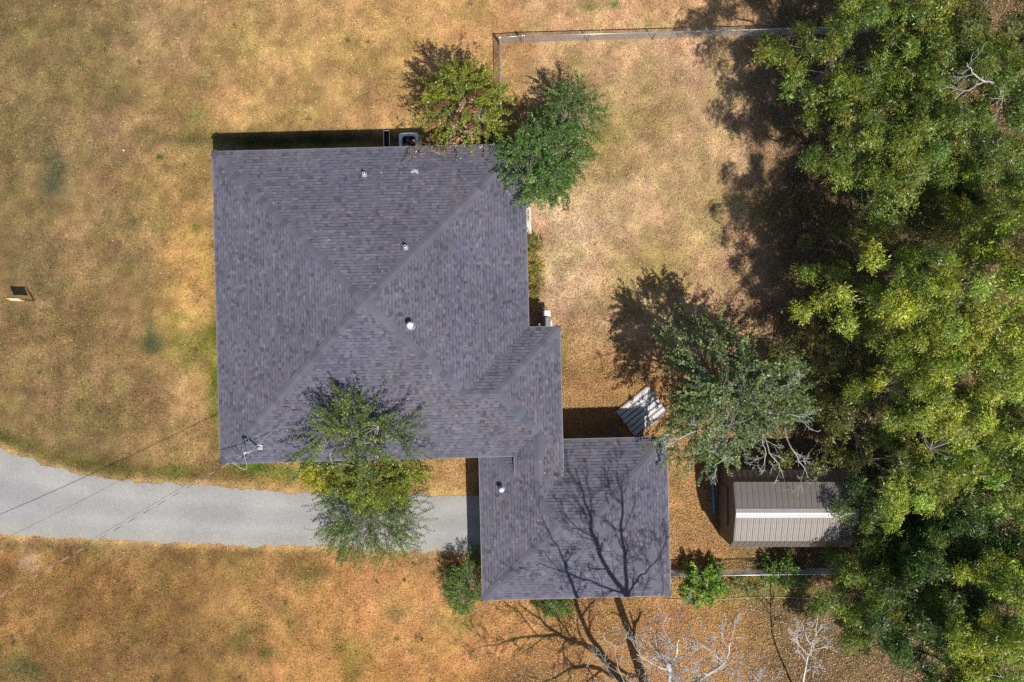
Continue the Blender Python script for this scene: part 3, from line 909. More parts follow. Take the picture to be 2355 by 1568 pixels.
# barbecue beside the wing
gp = W(1254, 738, 0)
gr = empty('barbecue_grill', (gp.x, gp.y, 0), TH)
tag(gr, 'small barbecue grill cart with pale pink side shelf tucked beside the house corner', 'grill')
cpk = (.72, .58, .57)
m = MB(); m.box((.03, .33, .84), (.36, .27, .035), col=cpk, bev=.008); m.build('side_shelf', M_plain, gr)
m = MB(); m.box((-.13, .30, .80), (.07, .32, .04), col=(.30, .22, .34), bev=.006); m.build('shelf_shade_side', M_plain, gr)  # purple strip painting the shaded left side of the shelf
m = MB()
pr = [(-.22, .0), (-.2, .09), (-.1, .17), (.06, .18), (.17, .1), (.2, 0)]
vs = [(x, .15, .82 + z) for x, z in pr] + [(x, -.42, .82 + z) for x, z in pr]
m.mesh_part(vs, [(k, k + 1, 7 + k, 6 + k) for k in range(5)] + [(5, 4, 3, 2, 1, 0), (6, 7, 8, 9, 10, 11)], col=(.20, .19, .17))
m.build('lid', M_plain, gr)
m = MB(); m.box((0, -.13, .72), (.42, .58, .2), col=(.02, .024, .035), bev=.01); m.build('firebox', M_plain, gr)
m = MB(); m.box((-.13, -.13, .92), (.06, .56, .03), col=(.015, .03, .07)); m.build('lid_edge', M_plain, gr)
for x in (-.18, .18):
    for y in (-.38, .4):
        m = MB(); m.tube([(x, y, 0), (x, y, .82)], .016, 6, col=(.1, .1, .1)); m.build('leg', M_plain, gr)
m = MB(); m.tube([(.2, .1, .88), (.24, -.05, .9), (.25, -.2, .88), (.27, -.38, .86)], .022, 6); m.tube([(.19, -.02, .86), (.21, -.15, .85), (.22, -.3, .84)], .015, 6); m.build('handle', M_white, gr, smooth=True)
m = MB(); m.box((0, 0, .22), (.36, .74, .02), col=(.1, .1, .1)); m.build('bottom_shelf', M_plain, gr)
m = MB(); m.lathe((.04, -.28, .24), [(.1, 0), (.14, .06), (.14, .28), (.06, .36), (.05, .42)], 14, col=(.66, .68, .7)); m.build('gas_bottle', M_plain, gr, smooth=True)

# yard sign
sp = W(79, 694, 0)
sg = empty('yard_sign', (sp.x, sp.y, 0), R(-2))
tag(sg, 'white yard sign with yellow ends on a dark post at the far left', 'sign')
lean = Vector((0, .12, .55))
def spanel(x0, x1, a, b, t, col, name, ofs):
    m = MB(); pts = []
    for x, k in ((x0, a), (x1, a), (x1, b), (x0, b)):
        pts.append(Vector((x, ofs, .62)) + lean * k)
    m.mesh_part(pts + [q_ + Vector((0, t, 0)) for q_ in pts], [(0, 1, 2, 3), (7, 6, 5, 4), (4, 5, 1, 0), (5, 6, 2, 1), (6, 7, 3, 2), (7, 4, 0, 3)], col=col)
    return m.build(name, M_plain, sg)
spanel(-.78, -.14, 0, 1, .03, (.74, .72, .68), 'panel', 0)
spanel(-.79, -.66, -.01, 1.01, .04, (.72, .55, .04), 'end_stripe', -.006)
spanel(-.26, -.13, -.01, 1.01, .04, (.72, .55, .04), 'end_stripe', -.006)
m = MB(); m.box((0, .06, .6), (.04, .04, 1.2), col=(.03, .025, .02)); m.build('post', M_plain, sg)
m = MB(); m.box((-.4, .12, 1.19), (.76, .03, .03), col=(.03, .025, .02)); m.build('arm', M_plain, sg)

# scrap on the lawn
pp = W(284, 346, 0)
m = MB(); m.poly([(pp.x - .025, pp.y + .06, .03), (pp.x + .01, pp.y + .05, .05), (pp.x + .05, pp.y - .04, .045), (pp.x + .015, pp.y - .05, .02)], col=(.75, .75, .8))
m.poly([(pp.x + .01, pp.y + .05, .05), (pp.x + .035, pp.y + .03, .03), (pp.x + .07, pp.y - .025, .02), (pp.x + .05, pp.y - .04, .045)], col=(.7, .7, .74))
tag(m.build('paper_scrap', M_plain), 'crumpled white paper scrap lying alone on the left lawn', 'litter')

# ------------------------------------------------------------------ corrugated sheet
q0 = W(1418, 948, .1); q1 = W(1462, 1001, .1); q3 = W(1490, 890, .1)
sh = empty('metal_roof_sheets', q0)
tag(sh, 'white ribbed metal roofing sheets with painted rib shadows lying on the ground north of the garage', 'metal sheets')
eu = (q1 - q0); ev = (q3 - q0)
SHM = mat_col('weathered_white_sheet', .45, .4, .22, 3.5, tint=(.50, .48, .47))
RIB_SHADE = mat_col('painted_rib_shade', .8, .2, .4, 7, tint=(.10, .10, .11))  # dark grey on one flank of each rib, painting its shadow
NS = 3
for k in range(NS):
    m = MB(); w0, w1 = k / NS, (k + 1) / NS + .02
    prof = []
    for r in range(2):
        b0 = w0 + (w1 - w0) * r / 2; bw = (w1 - w0) / 2
        prof += [(b0, .0), (b0 + bw * .60, .0), (b0 + bw * .70, .035), (b0 + bw * .74, .035), (b0 + bw * .98, .0)]
    prof.append((w1, 0))
    vs = []
    for jj in range(9):
        t = -.02 * k + 1.02 * jj / 8
        for a, h in prof:
            q_ = eu * a + ev * t; vs.append((q_.x, q_.y, .02 + h + .008 * k + .02 * math.sin(t * 5 + k) ** 2))
    npf = len(prof)
    for i in range(npf - 1):
        m.mesh_part(vs, [(jj * npf + i, jj * npf + i + 1, (jj + 1) * npf + i + 1, (jj + 1) * npf + i) for jj in range(8)], mi=1 if i % 5 == 3 else 0)
    m.build('sheet', [SHM, RIB_SHADE], sh)
m = MB()
a = Vector((0, 0, .02)) - eu * .03
for i in range(8):
    pass
m.tube([a + ev * (-.06), a + ev * .5 + Vector((0, 0, .01)), a + ev * 1.0], .02, 6, col=(.55, .46, .36)); m.build('batten', M_plain, sh)
m = MB(); b_ = eu * 1.06 + Vector((0, 0, .02)); m.tube([b_ + ev * .0, b_ + ev * .8], .018, 6, col=(.6, .5, .4)); m.build('batten', M_plain, sh)

# leaf rake in the garage shadow
rk = W(1402, 1003, .05)
rake = empty('leaf_rake', (rk.x, rk.y, 0), R(38))
tag(rake, 'leaf rake with fanned thin tines lying in the shadow beside the garage', 'rake')
for k in range(15):
    a = R(-32 + 64 * k / 14)
    m = MB(); m.tube([(0, 0, .04), (.55 * math.cos(a), .55 * math.sin(a), .06), (.62 * math.cos(a), .62 * math.sin(a), .02)], .006, 4, col=(.18, .26, .24)); m.build('tine', M_plain, rake)
m = MB(); m.tube([(.02, 0, .04), (-1.0, -.02, .09)], .016, 6, col=(.32, .24, .14)); m.build('handle', M_plain, rake)

# ------------------------------------------------------------------ shed
SX0, SX1, SYC = 9.62, 14.9, -7.4
shed = empty('storage_shed', ((SX0 + SX1) / 2, SYC, 0))
tag(shed, 'brown metal gambrel storage shed half hidden under the trees', 'shed')
sl = (SX1 - SX0) / 2
ZEV, ZBR, ZPK, HB, HEV = 2.42, 3.2, 3.66, 1.25, 1.70
SHEDM = mat_col('brown_painted_metal', .42, .5, .16, 2.2, tint=(.205, .18, .165), metal=0.35)
SHEDW = mat_col('shed_wall', .6, .4, .12, 4, tint=(.115, .09, .075))
RIDM = mat_col('ridge_cap_metal', .42, .5, .1, 3, tint=(.46, .44, .43), metal=.4)
prof = [(-HEV + .06, 0), (-HEV + .06, ZEV), (-HB, ZBR - .03), (0, ZPK - .04), (HB, ZBR - .03), (HEV - .06, ZEV), (HEV - .06, 0)]
m = MB()
for sx in (-1, 1):
    x = sx * (sl - .04)
    pts = [(x, y, z) for y, z in prof]
    m.poly(pts if sx > 0 else pts[::-1])
m.poly([(-sl + .04, -HEV + .06, 0), (sl - .04, -HEV + .06, 0), (sl - .04, -HEV + .06, ZEV), (-sl + .04, -HEV + .06, ZEV)])
m.poly([(sl - .04, HEV - .06, 0), (-sl + .04, HEV - .06, 0), (-sl + .04, HEV - .06, ZEV), (sl - .04, HEV - .06, ZEV)])
m.build('wall', SHEDW, shed)
m = MB(); m.box((-sl - .0, 0, 1.0), (.05, 1.7, 2.0), bev=.008)
m.build('door', SHEDW, shed)
PWID = .251; npan = int(2 * sl / PWID)
def panel_mesh(y0, z0, y1, z1, tag_):
    # y0,z0 = lower edge; y1,z1 = upper edge; standing seam on one side
    m = MB(); d = Vector((0, y1 - y0, z1 - z0)).normalized()
    n = Vector((1, 0, 0)).cross(d)
    if n.z < 0: n = -n
    prf = [(0, 0), (.018, .024), (.03, .024), (.042, .004), (.085, .004), (.095, .009), (.105, .004), (.155, .004), (.165, .009), (.175, .004), (PWID - .002, 0)]
    vs = []
    for (yy, zz) in ((y0, z0), (y1, z1)):
        for a, h in prf: vs.append(Vector((a, yy, zz)) + n * h)
    k = len(prf)
    fs = [(i, i + 1, k + i + 1, k + i) for i in range(k - 1)]
    if y1 > y0: pass
    else: fs = [f[::-1] for f in fs]
    m.mesh_part(vs, fs)
    me = m.mesh('roof_panel'); me.materials.append(SHEDM)
    return me
for (ya, za, yb, zb) in ((-HEV, ZEV, -HB, ZBR), (-HB - .03, ZBR + .008, 0, ZPK), (HB + .03, ZBR + .008, 0, ZPK), (HEV, ZEV, HB, ZBR)):
    me = panel_mesh(ya, za, yb, zb, '')
    for k in range(npan):
        o = bpy.data.objects.new('roof_panel', me); COL.objects.link(o); o.parent = shed
        o.location = (-sl + k * PWID + .02, 0, 0)
m = MB()
vs = [(x, y, z) for x in (-sl, sl) for y, z in ((-.2, ZPK - .2 * .37 + .03), (-.02, ZPK + .034), (.02, ZPK + .034), (.2, ZPK - .2 * .37 + .03))]
m.mesh_part(vs, [(0, 4, 5, 1), (1, 5, 6, 2), (2, 6, 7, 3)])
m.build('ridge_cap', RIDM, shed)
for s_ in (-1, 1):
    m = MB()
    pts_ = [(s_ * sl, -HEV, ZEV + .01), (s_ * sl, -HB, ZBR + .012), (s_ * sl, 0, ZPK + .012), (s_ * sl, HB, ZBR + .012), (s_ * sl, HEV, ZEV + .01)]
    m.tube(pts_, .022, 6)
    m.build('edge_trim', SHEDM, shed)

# blue pipe, in the shed's shade
pa, pb = W(1637, 1070, .1), W(1641.5, 1178, .1)
bp_ = MB(); bp_.tube([pa - pa, (pb - pa) * .5, pb - pa], .055, 12)
bp_.lathe((0, 0, -.0), [(.06, -.03), (.06, .03)], 12)
bo = bp_.build('blue_pipe', mat_col('blue_plastic', .5, .4, .1, 6, tint=(.10, .30, .55)), smooth=True); bo.location = pa
tag(bo, 'long blue plastic pipe lying on the grass left of the brown shed', 'pipe')

# small roof glimpsed under the trees
p2 = W(2141, 1080, 2.2)
s2 = empty('garden_shed', (p2.x, p2.y, 0), R(2))
tag(s2, 'small grey flat-roofed shed glimpsed through the trees at right', 'shed')
m = MB(); m.box((0, 0, 1.05), (1.7, 1.5, 2.1)); m.build('wall', SHEDW, s2)
m = MB()
for k in range(6): m.box((-.83 + .33 * k, 0, 2.16 + .004 * (k % 2)), (.31, 1.75, .05), col=(.2, .18, .17), bev=.01)
m.build('roof', M_plain, s2)

# ------------------------------------------------------------------ chain-link fences
M_wire = mat_col('fence_wire', .5, .4, .1, 8, tint=(.40, .41, .42), metal=.4)
def fence(name, label, pts, h=1.05, posts=True):
    f = empty(name, (pts[0].x, pts[0].y, 0))
    tag(f, label, 'fence', 'chain-link fences')
    o = Vector((pts[0].x, pts[0].y, 0))
    mm = MB(); rail = MB()
    for a, b in zip(pts[:-1], pts[1:]):
        a = Vector((a.x, a.y, 0)) - o; b = Vector((b.x, b.y, 0)) - o
        ln = (b - a).length; d = (b - a) / ln
        n = max(1, round(ln / 2.7))
        for k in range(n + 1):
            p = a + d * ln * k / n
            pm = MB(); pm.tube([p, p + Vector((0, 0, h + .06))], .03, 8); pm.lathe(p + Vector((0, 0, h + .06)), [(.036, 0), (.03, .02), (.001, .03)], 8, cap=False)
            pm.build('post', M_galv, f)
        rail.tube([a + Vector((0, 0, h)), b + Vector((0, 0, h))], .022, 8)
        nd = Vector((-d.y, d.x, 0)) * .03
        cell = .07
        kk = int(ln / cell)
        for k in range(-int(h / cell), kk):
            for s_ in (1, -1):
                x0 = k * cell; x1 = x0 + h
                z0, z1 = (0.02, h) if s_ > 0 else (h, .02)
                t0 = max(0, -x0 / h); t1 = min(1, (ln - x0) / h)
                if t1 <= t0: continue
                pA = a + d * (x0 + h * t0) + Vector((0, 0, z0 + (z1 - z0) * t0)) + nd
                pB = a + d * (x0 + h * t1) + Vector((0, 0, z0 + (z1 - z0) * t1)) + nd
                mm.tube([pA, pB], .0032, 3, cap=False)
    rail.build('top_rail', M_galv, f, smooth=True)
    mm.build('chain_link_mesh', M_wire, f)
    return f
fence('chain_link_fence', 'long chain-link fence with silver rail running along the top of the yard', [W(1204, 99), W(1500, 91), W(1785, 83), W(1990, 78)])
fence('chain_link_fence', 'short chain-link fence side running from the yard corner down to the house', [W(1149, 104), W(1154, 345)])
fence('chain_link_fence', 'chain-link fence behind the brown shed at lower right', [W(1520, 1312), W(1900, 1307)])
g_ = fence('chain_link_gate', 'narrow chain-link gate at the top left corner of the fenced yard', [W(1151, 101.5), W(1200, 98)], 1.0)
g_['category'] = 'gate'; del g_['group']
# worn strip of edging in the grass south of the garage
he = MB(); hp = []
for i in range(25):
    t = i / 24
    q_ = W(1535 + 330 * t, 1377 - 3 * t + 3 * math.sin(t * 7), 0); hp.append(Vector((q_.x, q_.y, .03)))
he.tube([p - hp[0] for p in hp], .018, 6)
ho = he.build('garden_hose', mat_col('pale_hose', .6, .3, .2, 5, tint=(.36, .32, .18)), smooth=True); ho.location = hp[0]
tag(ho, 'pale garden hose stretched across the grass below the garage corner', 'hose')

# ------------------------------------------------------------------ vegetation
def unit(a): return a / np.maximum(np.linalg.norm(a, axis=-1, keepdims=True), 1e-9)

def leaves(pos, axis_, nrm, ln, wd, cols, mat, name):
    """diamond leaves with a slight fold: base, side, tip, side"""
    axis_ = unit(axis_); sd = unit(np.cross(nrm, axis_)); nn = np.cross(axis_, sd)
    ln = np.asarray(ln).reshape(-1, 1); wd = np.asarray(wd).reshape(-1, 1)
    mid = pos + axis_ * ln * .45
    v = np.stack([pos, mid + sd * wd * .5 + nn * wd * .12, pos + axis_ * ln - nn * ln * .1, mid - sd * wd * .5 + nn * wd * .12], 1)
    return np_mesh(name, v, 4, np.clip(cols, .003, .9), mat)

def pick(pal, n, g, jit=.16):
    pal = np.asarray(pal, float)
    a = pal[g.integers(0, len(pal), n)]; b = pal[g.integers(0, len(pal), n)]
    t = g.random((n, 1))
    c = a * t + b * (1 - t)
    return c * np.exp(g.normal(0, jit, (n, 1)))

def spray_template(g, nr=6, nl=9, rl=.36, ll=.15, lw=.046):
    P = []; Ax = []; Nm = []; Ln = []; Wd = []
    for r in range(nr):
        a = 2 * math.pi * (r + g.uniform(-.3, .3)) / nr
        d = np.array([math.cos(a), math.sin(a), 0]); sd = np.array([-d[1], d[0], 0])
        L_ = rl * g.uniform(.75, 1.2); el = g.uniform(.0, .5)
        for k in range(nl):
            t = (k // 2 + 1) / (nl // 2 + .5)
            s_ = 1 if k % 2 else -1
            z = el * L_ * t - .55 * L_ * t * t
            p = d * L_ * t + np.array([0, 0, z])
            if k == nl - 1: ax = d * 1.0 + np.array([0, 0, -.5])
            else: ax = d * .62 + sd * s_ * .8 + np.array([0, 0, g.uniform(-.5, -.05)])
            P.append(p); Ax.append(ax); Nm.append(np.array([g.normal(0, .75), g.normal(0, .75), 1])); Ln.append(ll * g.uniform(.7, 1.2) * (1 - .25 * abs(t - .55))); Wd.append(lw * g.uniform(.8, 1.2))
    return [np.array(x) for x in (P, Ax, Nm, Ln, Wd)]

def rotz_tilt(g, n, out, tilt):
    """rotation matrices: random spin about z, then tilt towards out (n,3)"""
    a = g.random(n) * 2 * np.pi
    z = unit(out * np.sin(tilt)[:, None] + np.array([0, 0, 1.0]) * np.cos(tilt)[:, None])
    x = np.stack([np.cos(a), np.sin(a), np.zeros(n)], 1)
    x = unit(x - z * (x * z).sum(1, keepdims=True)); y = np.cross(z, x)
    return np.stack([x, y, z], 2)

def curved(a, b, sag, g, n=5, wob=.08):
    a = Vector(a); b = Vector(b); L_ = (b - a).length
    pts = []
    for i in range(n):
        t = i / (n - 1)
        p = a.lerp(b, t); p.z += sag * math.sin(math.pi * t)
        if 0 < i < n - 1:
            p += Vector((g.normal(0, wob), g.normal(0, wob), g.normal(0, wob))) * L_ * .5
        pts.append(p)
    return pts

PECAN = [(.120, .172, .018), (.155, .202, .024), (.080, .126, .014), (.210, .228, .040), (.105, .178, .022)]
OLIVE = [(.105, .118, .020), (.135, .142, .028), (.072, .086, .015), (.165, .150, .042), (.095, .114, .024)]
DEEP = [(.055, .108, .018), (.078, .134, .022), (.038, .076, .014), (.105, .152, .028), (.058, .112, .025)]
BRIGHT = [(.200, .262, .020), (.250, .300, .028), (.140, .200, .018), (.310, .325, .050), (.18, .258, .034)]

def broadleaf(label, ox, oy, Rm, ztop, seed, pal, dens=1.0, lobes=.22, leaf=1.0, cat='tree', name='broadleaf_tree', squash=1.0, gaps=.0, twig_col=(.42, .40, .37)):
    g = np.random.default_rng(seed)
    zc = ztop * .78
    c = W(ox, oy, zc)
    t = empty(name, (c.x, c.y, 0))
    tag(t, label, cat, 'broadleaf trees massed along the right edge')
    ph = g.random(6) * 6.28; am = g.normal(0, lobes, 6) / np.array([1.4, 1, 1, 1.2, 1.5, 2])
    def Rphi(a):
        return Rm * np.clip(1 + sum(am[k] * np.cos((k + 2) * a + ph[k]) for k in range(6)) * .6, .62, 1.35)
    depth = ztop * .42
    ncl = int(9.5 * Rm * Rm)
    rho = g.random(ncl) ** .47 * np.where(g.random(ncl) < .16, 1.14, 1.0); ang = g.random(ncl) * 2 * np.pi
    rr = rho * Rphi(ang)
    dome = np.sqrt(np.clip(1 - (rho * .88) ** 2, .03, 1))
    zt = ztop - depth * .95 * (1 - dome) - .9 * g.random(ncl)
    zt -= (g.random(ncl) < .42) * g.random(ncl) * depth * .7
    cl = np.stack([rr * np.cos(ang), rr * np.sin(ang) * squash, zt], 1)
    # limbs
    tm = MB()
    hfork = ztop * .32
    tm.tube([(0, 0, -.1), (.05, .03, hfork * .5), (.0, -.04, hfork)], [.20 * Rm / 3, .16 * Rm / 3, .12 * Rm / 3], 9, col=(.16, .14, .12))
    nl = 6; limbs = []
    for k in range(nl):
        a = 2 * math.pi * (k + g.uniform(-.3, .3)) / nl
        e = Vector((math.cos(a) * Rm * .62, math.sin(a) * Rm * .62, ztop * (.62 + .2 * g.random())))
        pts = curved((0, 0, hfork * .95), e, .5, g, 6, .07); limbs.append(pts)
        tm.tube(pts, list(np.linspace(.08 * Rm / 3, .02, 6)), 6, col=(.20, .18, .16))
    lp = [p for l in limbs for p in l[1:]]
    for k in range(ncl):
        p = Vector(cl[k]); q_ = min(lp, key=lambda z: (z - p).length + max(0, z.z - p.z) * 2)
        if g.random() < .5:
            tm.tube(curved(q_, p, .12, g, 4, .1), [.018, .014, .010, .005], 4, col=twig_col if g.random() < .25 else (.2, .18, .15), cap=False)
    to = tm.build('trunk', M_bark, t, smooth=True)
    # sprays
    per = max(3, int(8.5 * dens))
    idx = np.repeat(np.arange(ncl), per)
    n = len(idx)
    crad = g.uniform(.3, .6, ncl)
    off = unit(g.normal(0, 1, (n, 3))) * (g.random((n, 1)) ** .6) * crad[idx][:, None] * np.array([1, 1, .55])
    pos = cl[idx] + off
    cen = np.array([0, 0, ztop - depth * 1.2])
    out = unit((pos - cen) * np.array([1, 1, .3])) * .6 + unit(off * np.array([1, 1, .2])) * .6
    out = unit(out * np.array([1, 1, 0.001]) + 1e-6)
    tilt = np.clip(.25 + .5 * np.linalg.norm(off[:, :2], axis=1) / .5 + g.normal(0, .35, n), 0, 1.35)
    M3 = rotz_tilt(g, n, out, tilt)
    sc = g.uniform(.7, 1.25, n)
    ctone = np.exp(g.normal(0, .2, ncl))[idx]
    chue = g.normal(0, 1, ncl)[idx]
    Vp = []; Va = []; Vn = []; VL = []; VW = []; VC = []
    tmpl = [spray_template(g, g.integers(5, 7), 9, .34 * leaf, .155 * leaf, .044 * leaf) for _ in range(5)]
    which = g.integers(0, 5, n)
    for w in range(5):
        s_ = np.where(which == w)[0]
        P, Ax, Nm, Ln, Wd = tmpl[w]
        Rm_ = M3[s_]
        Vp.append((np.einsum('nij,lj->nli', Rm_, P) * sc[s_][:, None, None] + pos[s_][:, None]).reshape(-1, 3))
        Va.append(np.einsum('nij,lj->nli', Rm_, Ax).reshape(-1, 3)); Vn.append(np.einsum('nij,lj->nli', Rm_, Nm).reshape(-1, 3))
        VL.append((sc[s_][:, None] * Ln[None]).ravel()); VW.append((sc[s_][:, None] * Wd[None]).ravel())
        base_c = pick(pal, len(s_), g, .12) * ctone[s_][:, None] * (1 + chue[s_][:, None] * np.array((.08, .0, -.08)))
        lc = np.repeat(base_c, len(P), 0) * np.exp(g.normal(0, .24, (len(s_) * len(P), 1)))
        old = g.random(len(lc)) < .02
        lc[old] = (.20, .15, .05)
        VC.append(lc)
    me = leaves(np.concatenate(Vp), np.concatenate(Va), np.concatenate(Vn), np.concatenate(VL), np.concatenate(VW), np.concatenate(VC), M_leaf, 'crown')
    o = bpy.data.objects.new('crown', me); COL.objects.link(o); o.parent = t
    return t

TREES = [
 ('leafy green tree at the top edge overhanging the end of the long fence', 2008, 75, 3.0, 10.0, 101, PECAN, .85),
 ('yellow-green tree jutting left over the yard below the long fence', 2060, 325, 3.0, 10.0, 102, PECAN, .75),
 ('tall tree with a bare white limb showing, near the upper right corner', 2235, 240, 3.4, 11.0, 103, PECAN, 1.0),
 ('tree crown filling the top right corner', 2310, 30, 2.9, 10.0, 104, OLIVE, 1.0),
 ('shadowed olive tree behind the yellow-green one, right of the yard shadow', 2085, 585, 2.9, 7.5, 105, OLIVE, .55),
 ('tallest bright yellow-green tree at the middle of the right edge', 2300, 690, 3.8, 13.0, 106, BRIGHT, 1.0),
 ('low dark olive tree just above the pale-branched tree', 1990, 765, 2.7, 6.0, 107, OLIVE, .5),
 ('wide bright green tree above the small hidden shed', 2170, 900, 3.6, 11.0, 108, BRIGHT, 1.0),
 ('green tree at the right edge below the tallest bright one', 2345, 1020, 2.8, 10.5, 109, PECAN, 1.0),
 ('brownish olive tree right beside the pale-branched tree', 2005, 985, 2.3, 7.0, 110, OLIVE, .65),
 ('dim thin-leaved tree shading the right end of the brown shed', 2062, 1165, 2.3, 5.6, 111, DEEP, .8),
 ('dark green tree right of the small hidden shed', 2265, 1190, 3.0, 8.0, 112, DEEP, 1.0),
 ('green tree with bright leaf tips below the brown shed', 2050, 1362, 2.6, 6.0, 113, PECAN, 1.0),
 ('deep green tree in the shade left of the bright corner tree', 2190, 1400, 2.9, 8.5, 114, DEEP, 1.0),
 ('bright lime-green tree in the lower right corner', 2345, 1460, 3.0, 10.5, 115, BRIGHT, 1.0),
 ('dark green tree at the bottom edge beside the dead white tree', 2190, 1560, 2.7, 8.0, 116, DEEP, 1.0),
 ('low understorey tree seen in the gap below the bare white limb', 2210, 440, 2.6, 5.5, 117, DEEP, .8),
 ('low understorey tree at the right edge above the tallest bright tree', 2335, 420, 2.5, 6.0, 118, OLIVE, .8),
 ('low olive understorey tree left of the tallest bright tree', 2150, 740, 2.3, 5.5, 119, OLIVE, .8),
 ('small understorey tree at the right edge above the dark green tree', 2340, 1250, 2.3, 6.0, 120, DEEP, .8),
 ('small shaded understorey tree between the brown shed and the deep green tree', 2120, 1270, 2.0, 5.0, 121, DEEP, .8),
 ('small understorey tree under the top edge between the two topmost crowns', 2150, 120, 2.2, 5.5, 122, OLIVE, .8),
]
for lb, ox, oy, rm, zt, sd, pal, dn in TREES:
    broadleaf(lb, ox, oy, rm, zt, sd, pal, dn)
# the bare white limb standing out of the tall one

def grow(mb, p, d, L_, r, level, g, col, up=.06, spread=.75, kids=5, seg=5, wob=.16, minr=.008):
    p = Vector(p); d = Vector(d).normalized()
    pts = [p.copy()]; dirs = [d.copy()]
    for i in range(seg):
        d = (d + Vector((g.normal(0, wob), g.normal(0, wob), g.normal(0, wob) + up))).normalized()
        p = p + d * L_ / seg
        pts.append(p.copy()); dirs.append(d.copy())
    r1 = max(minr, r * .35)
    mb.tube(pts, list(np.linspace(r, r1, seg + 1)), 6 if r > .03 else 4, col=col, cap=False)
    if level <= 0: return
    for k in range(kids):
        t = .25 + .75 * (k + g.random()) / kids
        i = min(seg - 1, int(t * seg)); f = t * seg - i
        q_ = pts[i].lerp(pts[i + 1], min(1, f))
        ax = dirs[i].cross(Vector((g.normal(), g.normal(), g.normal()))).normalized()
        a = g.uniform(.55, 1.15) * spread
        nd = (dirs[i] * math.cos(a) + ax * math.sin(a)).normalized()
        grow(mb, q_, nd, L_ * g.uniform(.4, .68) * (1.1 - .4 * t), max(minr, r * .55 * (1.1 - .5 * t)), level - 1, g, col, up, spread, max(2, kids - 1), seg, wob, minr)

def limb(mb, pts, r0, r1, g, col, lv=2, kids=6, L0=1.2, start=.2, up=.05):
    """a laid-out limb with random side branches"""
    pts = [Vector(p) for p in pts]
    sm = []
    for i in range(len(pts) - 1):
        a = pts[max(i - 1, 0)]; b = pts[i]; c = pts[i + 1]; d = pts[min(i + 2, len(pts) - 1)]
        for k in range(4):
            t = k / 4
            q_ = .5 * ((2 * b) + (c - a) * t + (2 * a - 5 * b + 4 * c - d) * t * t + (3 * b - a - 3 * c + d) * t ** 3)
            sm.append(q_ + Vector((g.normal(0, .03), g.normal(0, .03), g.normal(0, .03))))
    sm.append(pts[-1])
    n = len(sm)
    rad = list(np.linspace(r0, r1, n))
    mb.tube(sm, rad, 8 if r0 > .05 else 6, col=col)
    for k in range(kids):
        t = start + (1 - start) * (k + g.random()) / kids
        i = min(n - 2, int(t * (n - 1)))
        d = (sm[i + 1] - sm[i]).normalized()
        ax = d.cross(Vector((g.normal(), g.normal(), g.normal()))).normalized()
        a = g.uniform(.5, 1.0)
        nd = d * math.cos(a) + ax * math.sin(a)
        grow(mb, sm[i], nd, L0 * g.uniform(.6, 1.2), rad[i] * .5, lv, g, col, up, kids=4)

PALEB = (.38, .365, .34)
# bare limb of the tall upper right tree
for o in list(COL.objects):
    if o.get('label', '').startswith('tall tree with a bare white limb'):
        g = np.random.default_rng(5); m = MB(); oo = o.location
        P_ = lambda a, b, z: W(a, b, z) - oo
        limb(m, [P_(2310, 260, 9.0), P_(2290, 195, 10.4), P_(2262, 188, 11.2), P_(2230, 205, 11.6), P_(2195, 228, 11.6)], .045, .01, g, PALEB, 1, 3, .7)
        limb(m, [P_(2290, 195, 10.4), P_(2300, 215, 10.8), P_(2304, 250, 11.0)], .03, .008, g, PALEB, 1, 3, .5)
        limb(m, [P_(2262, 188, 11.2), P_(2235, 165, 11.6), P_(2220, 145, 11.7)], .035, .008, g, PALEB, 1, 3, .6)
        m.build('bare_limb', M_bark, o, smooth=True)

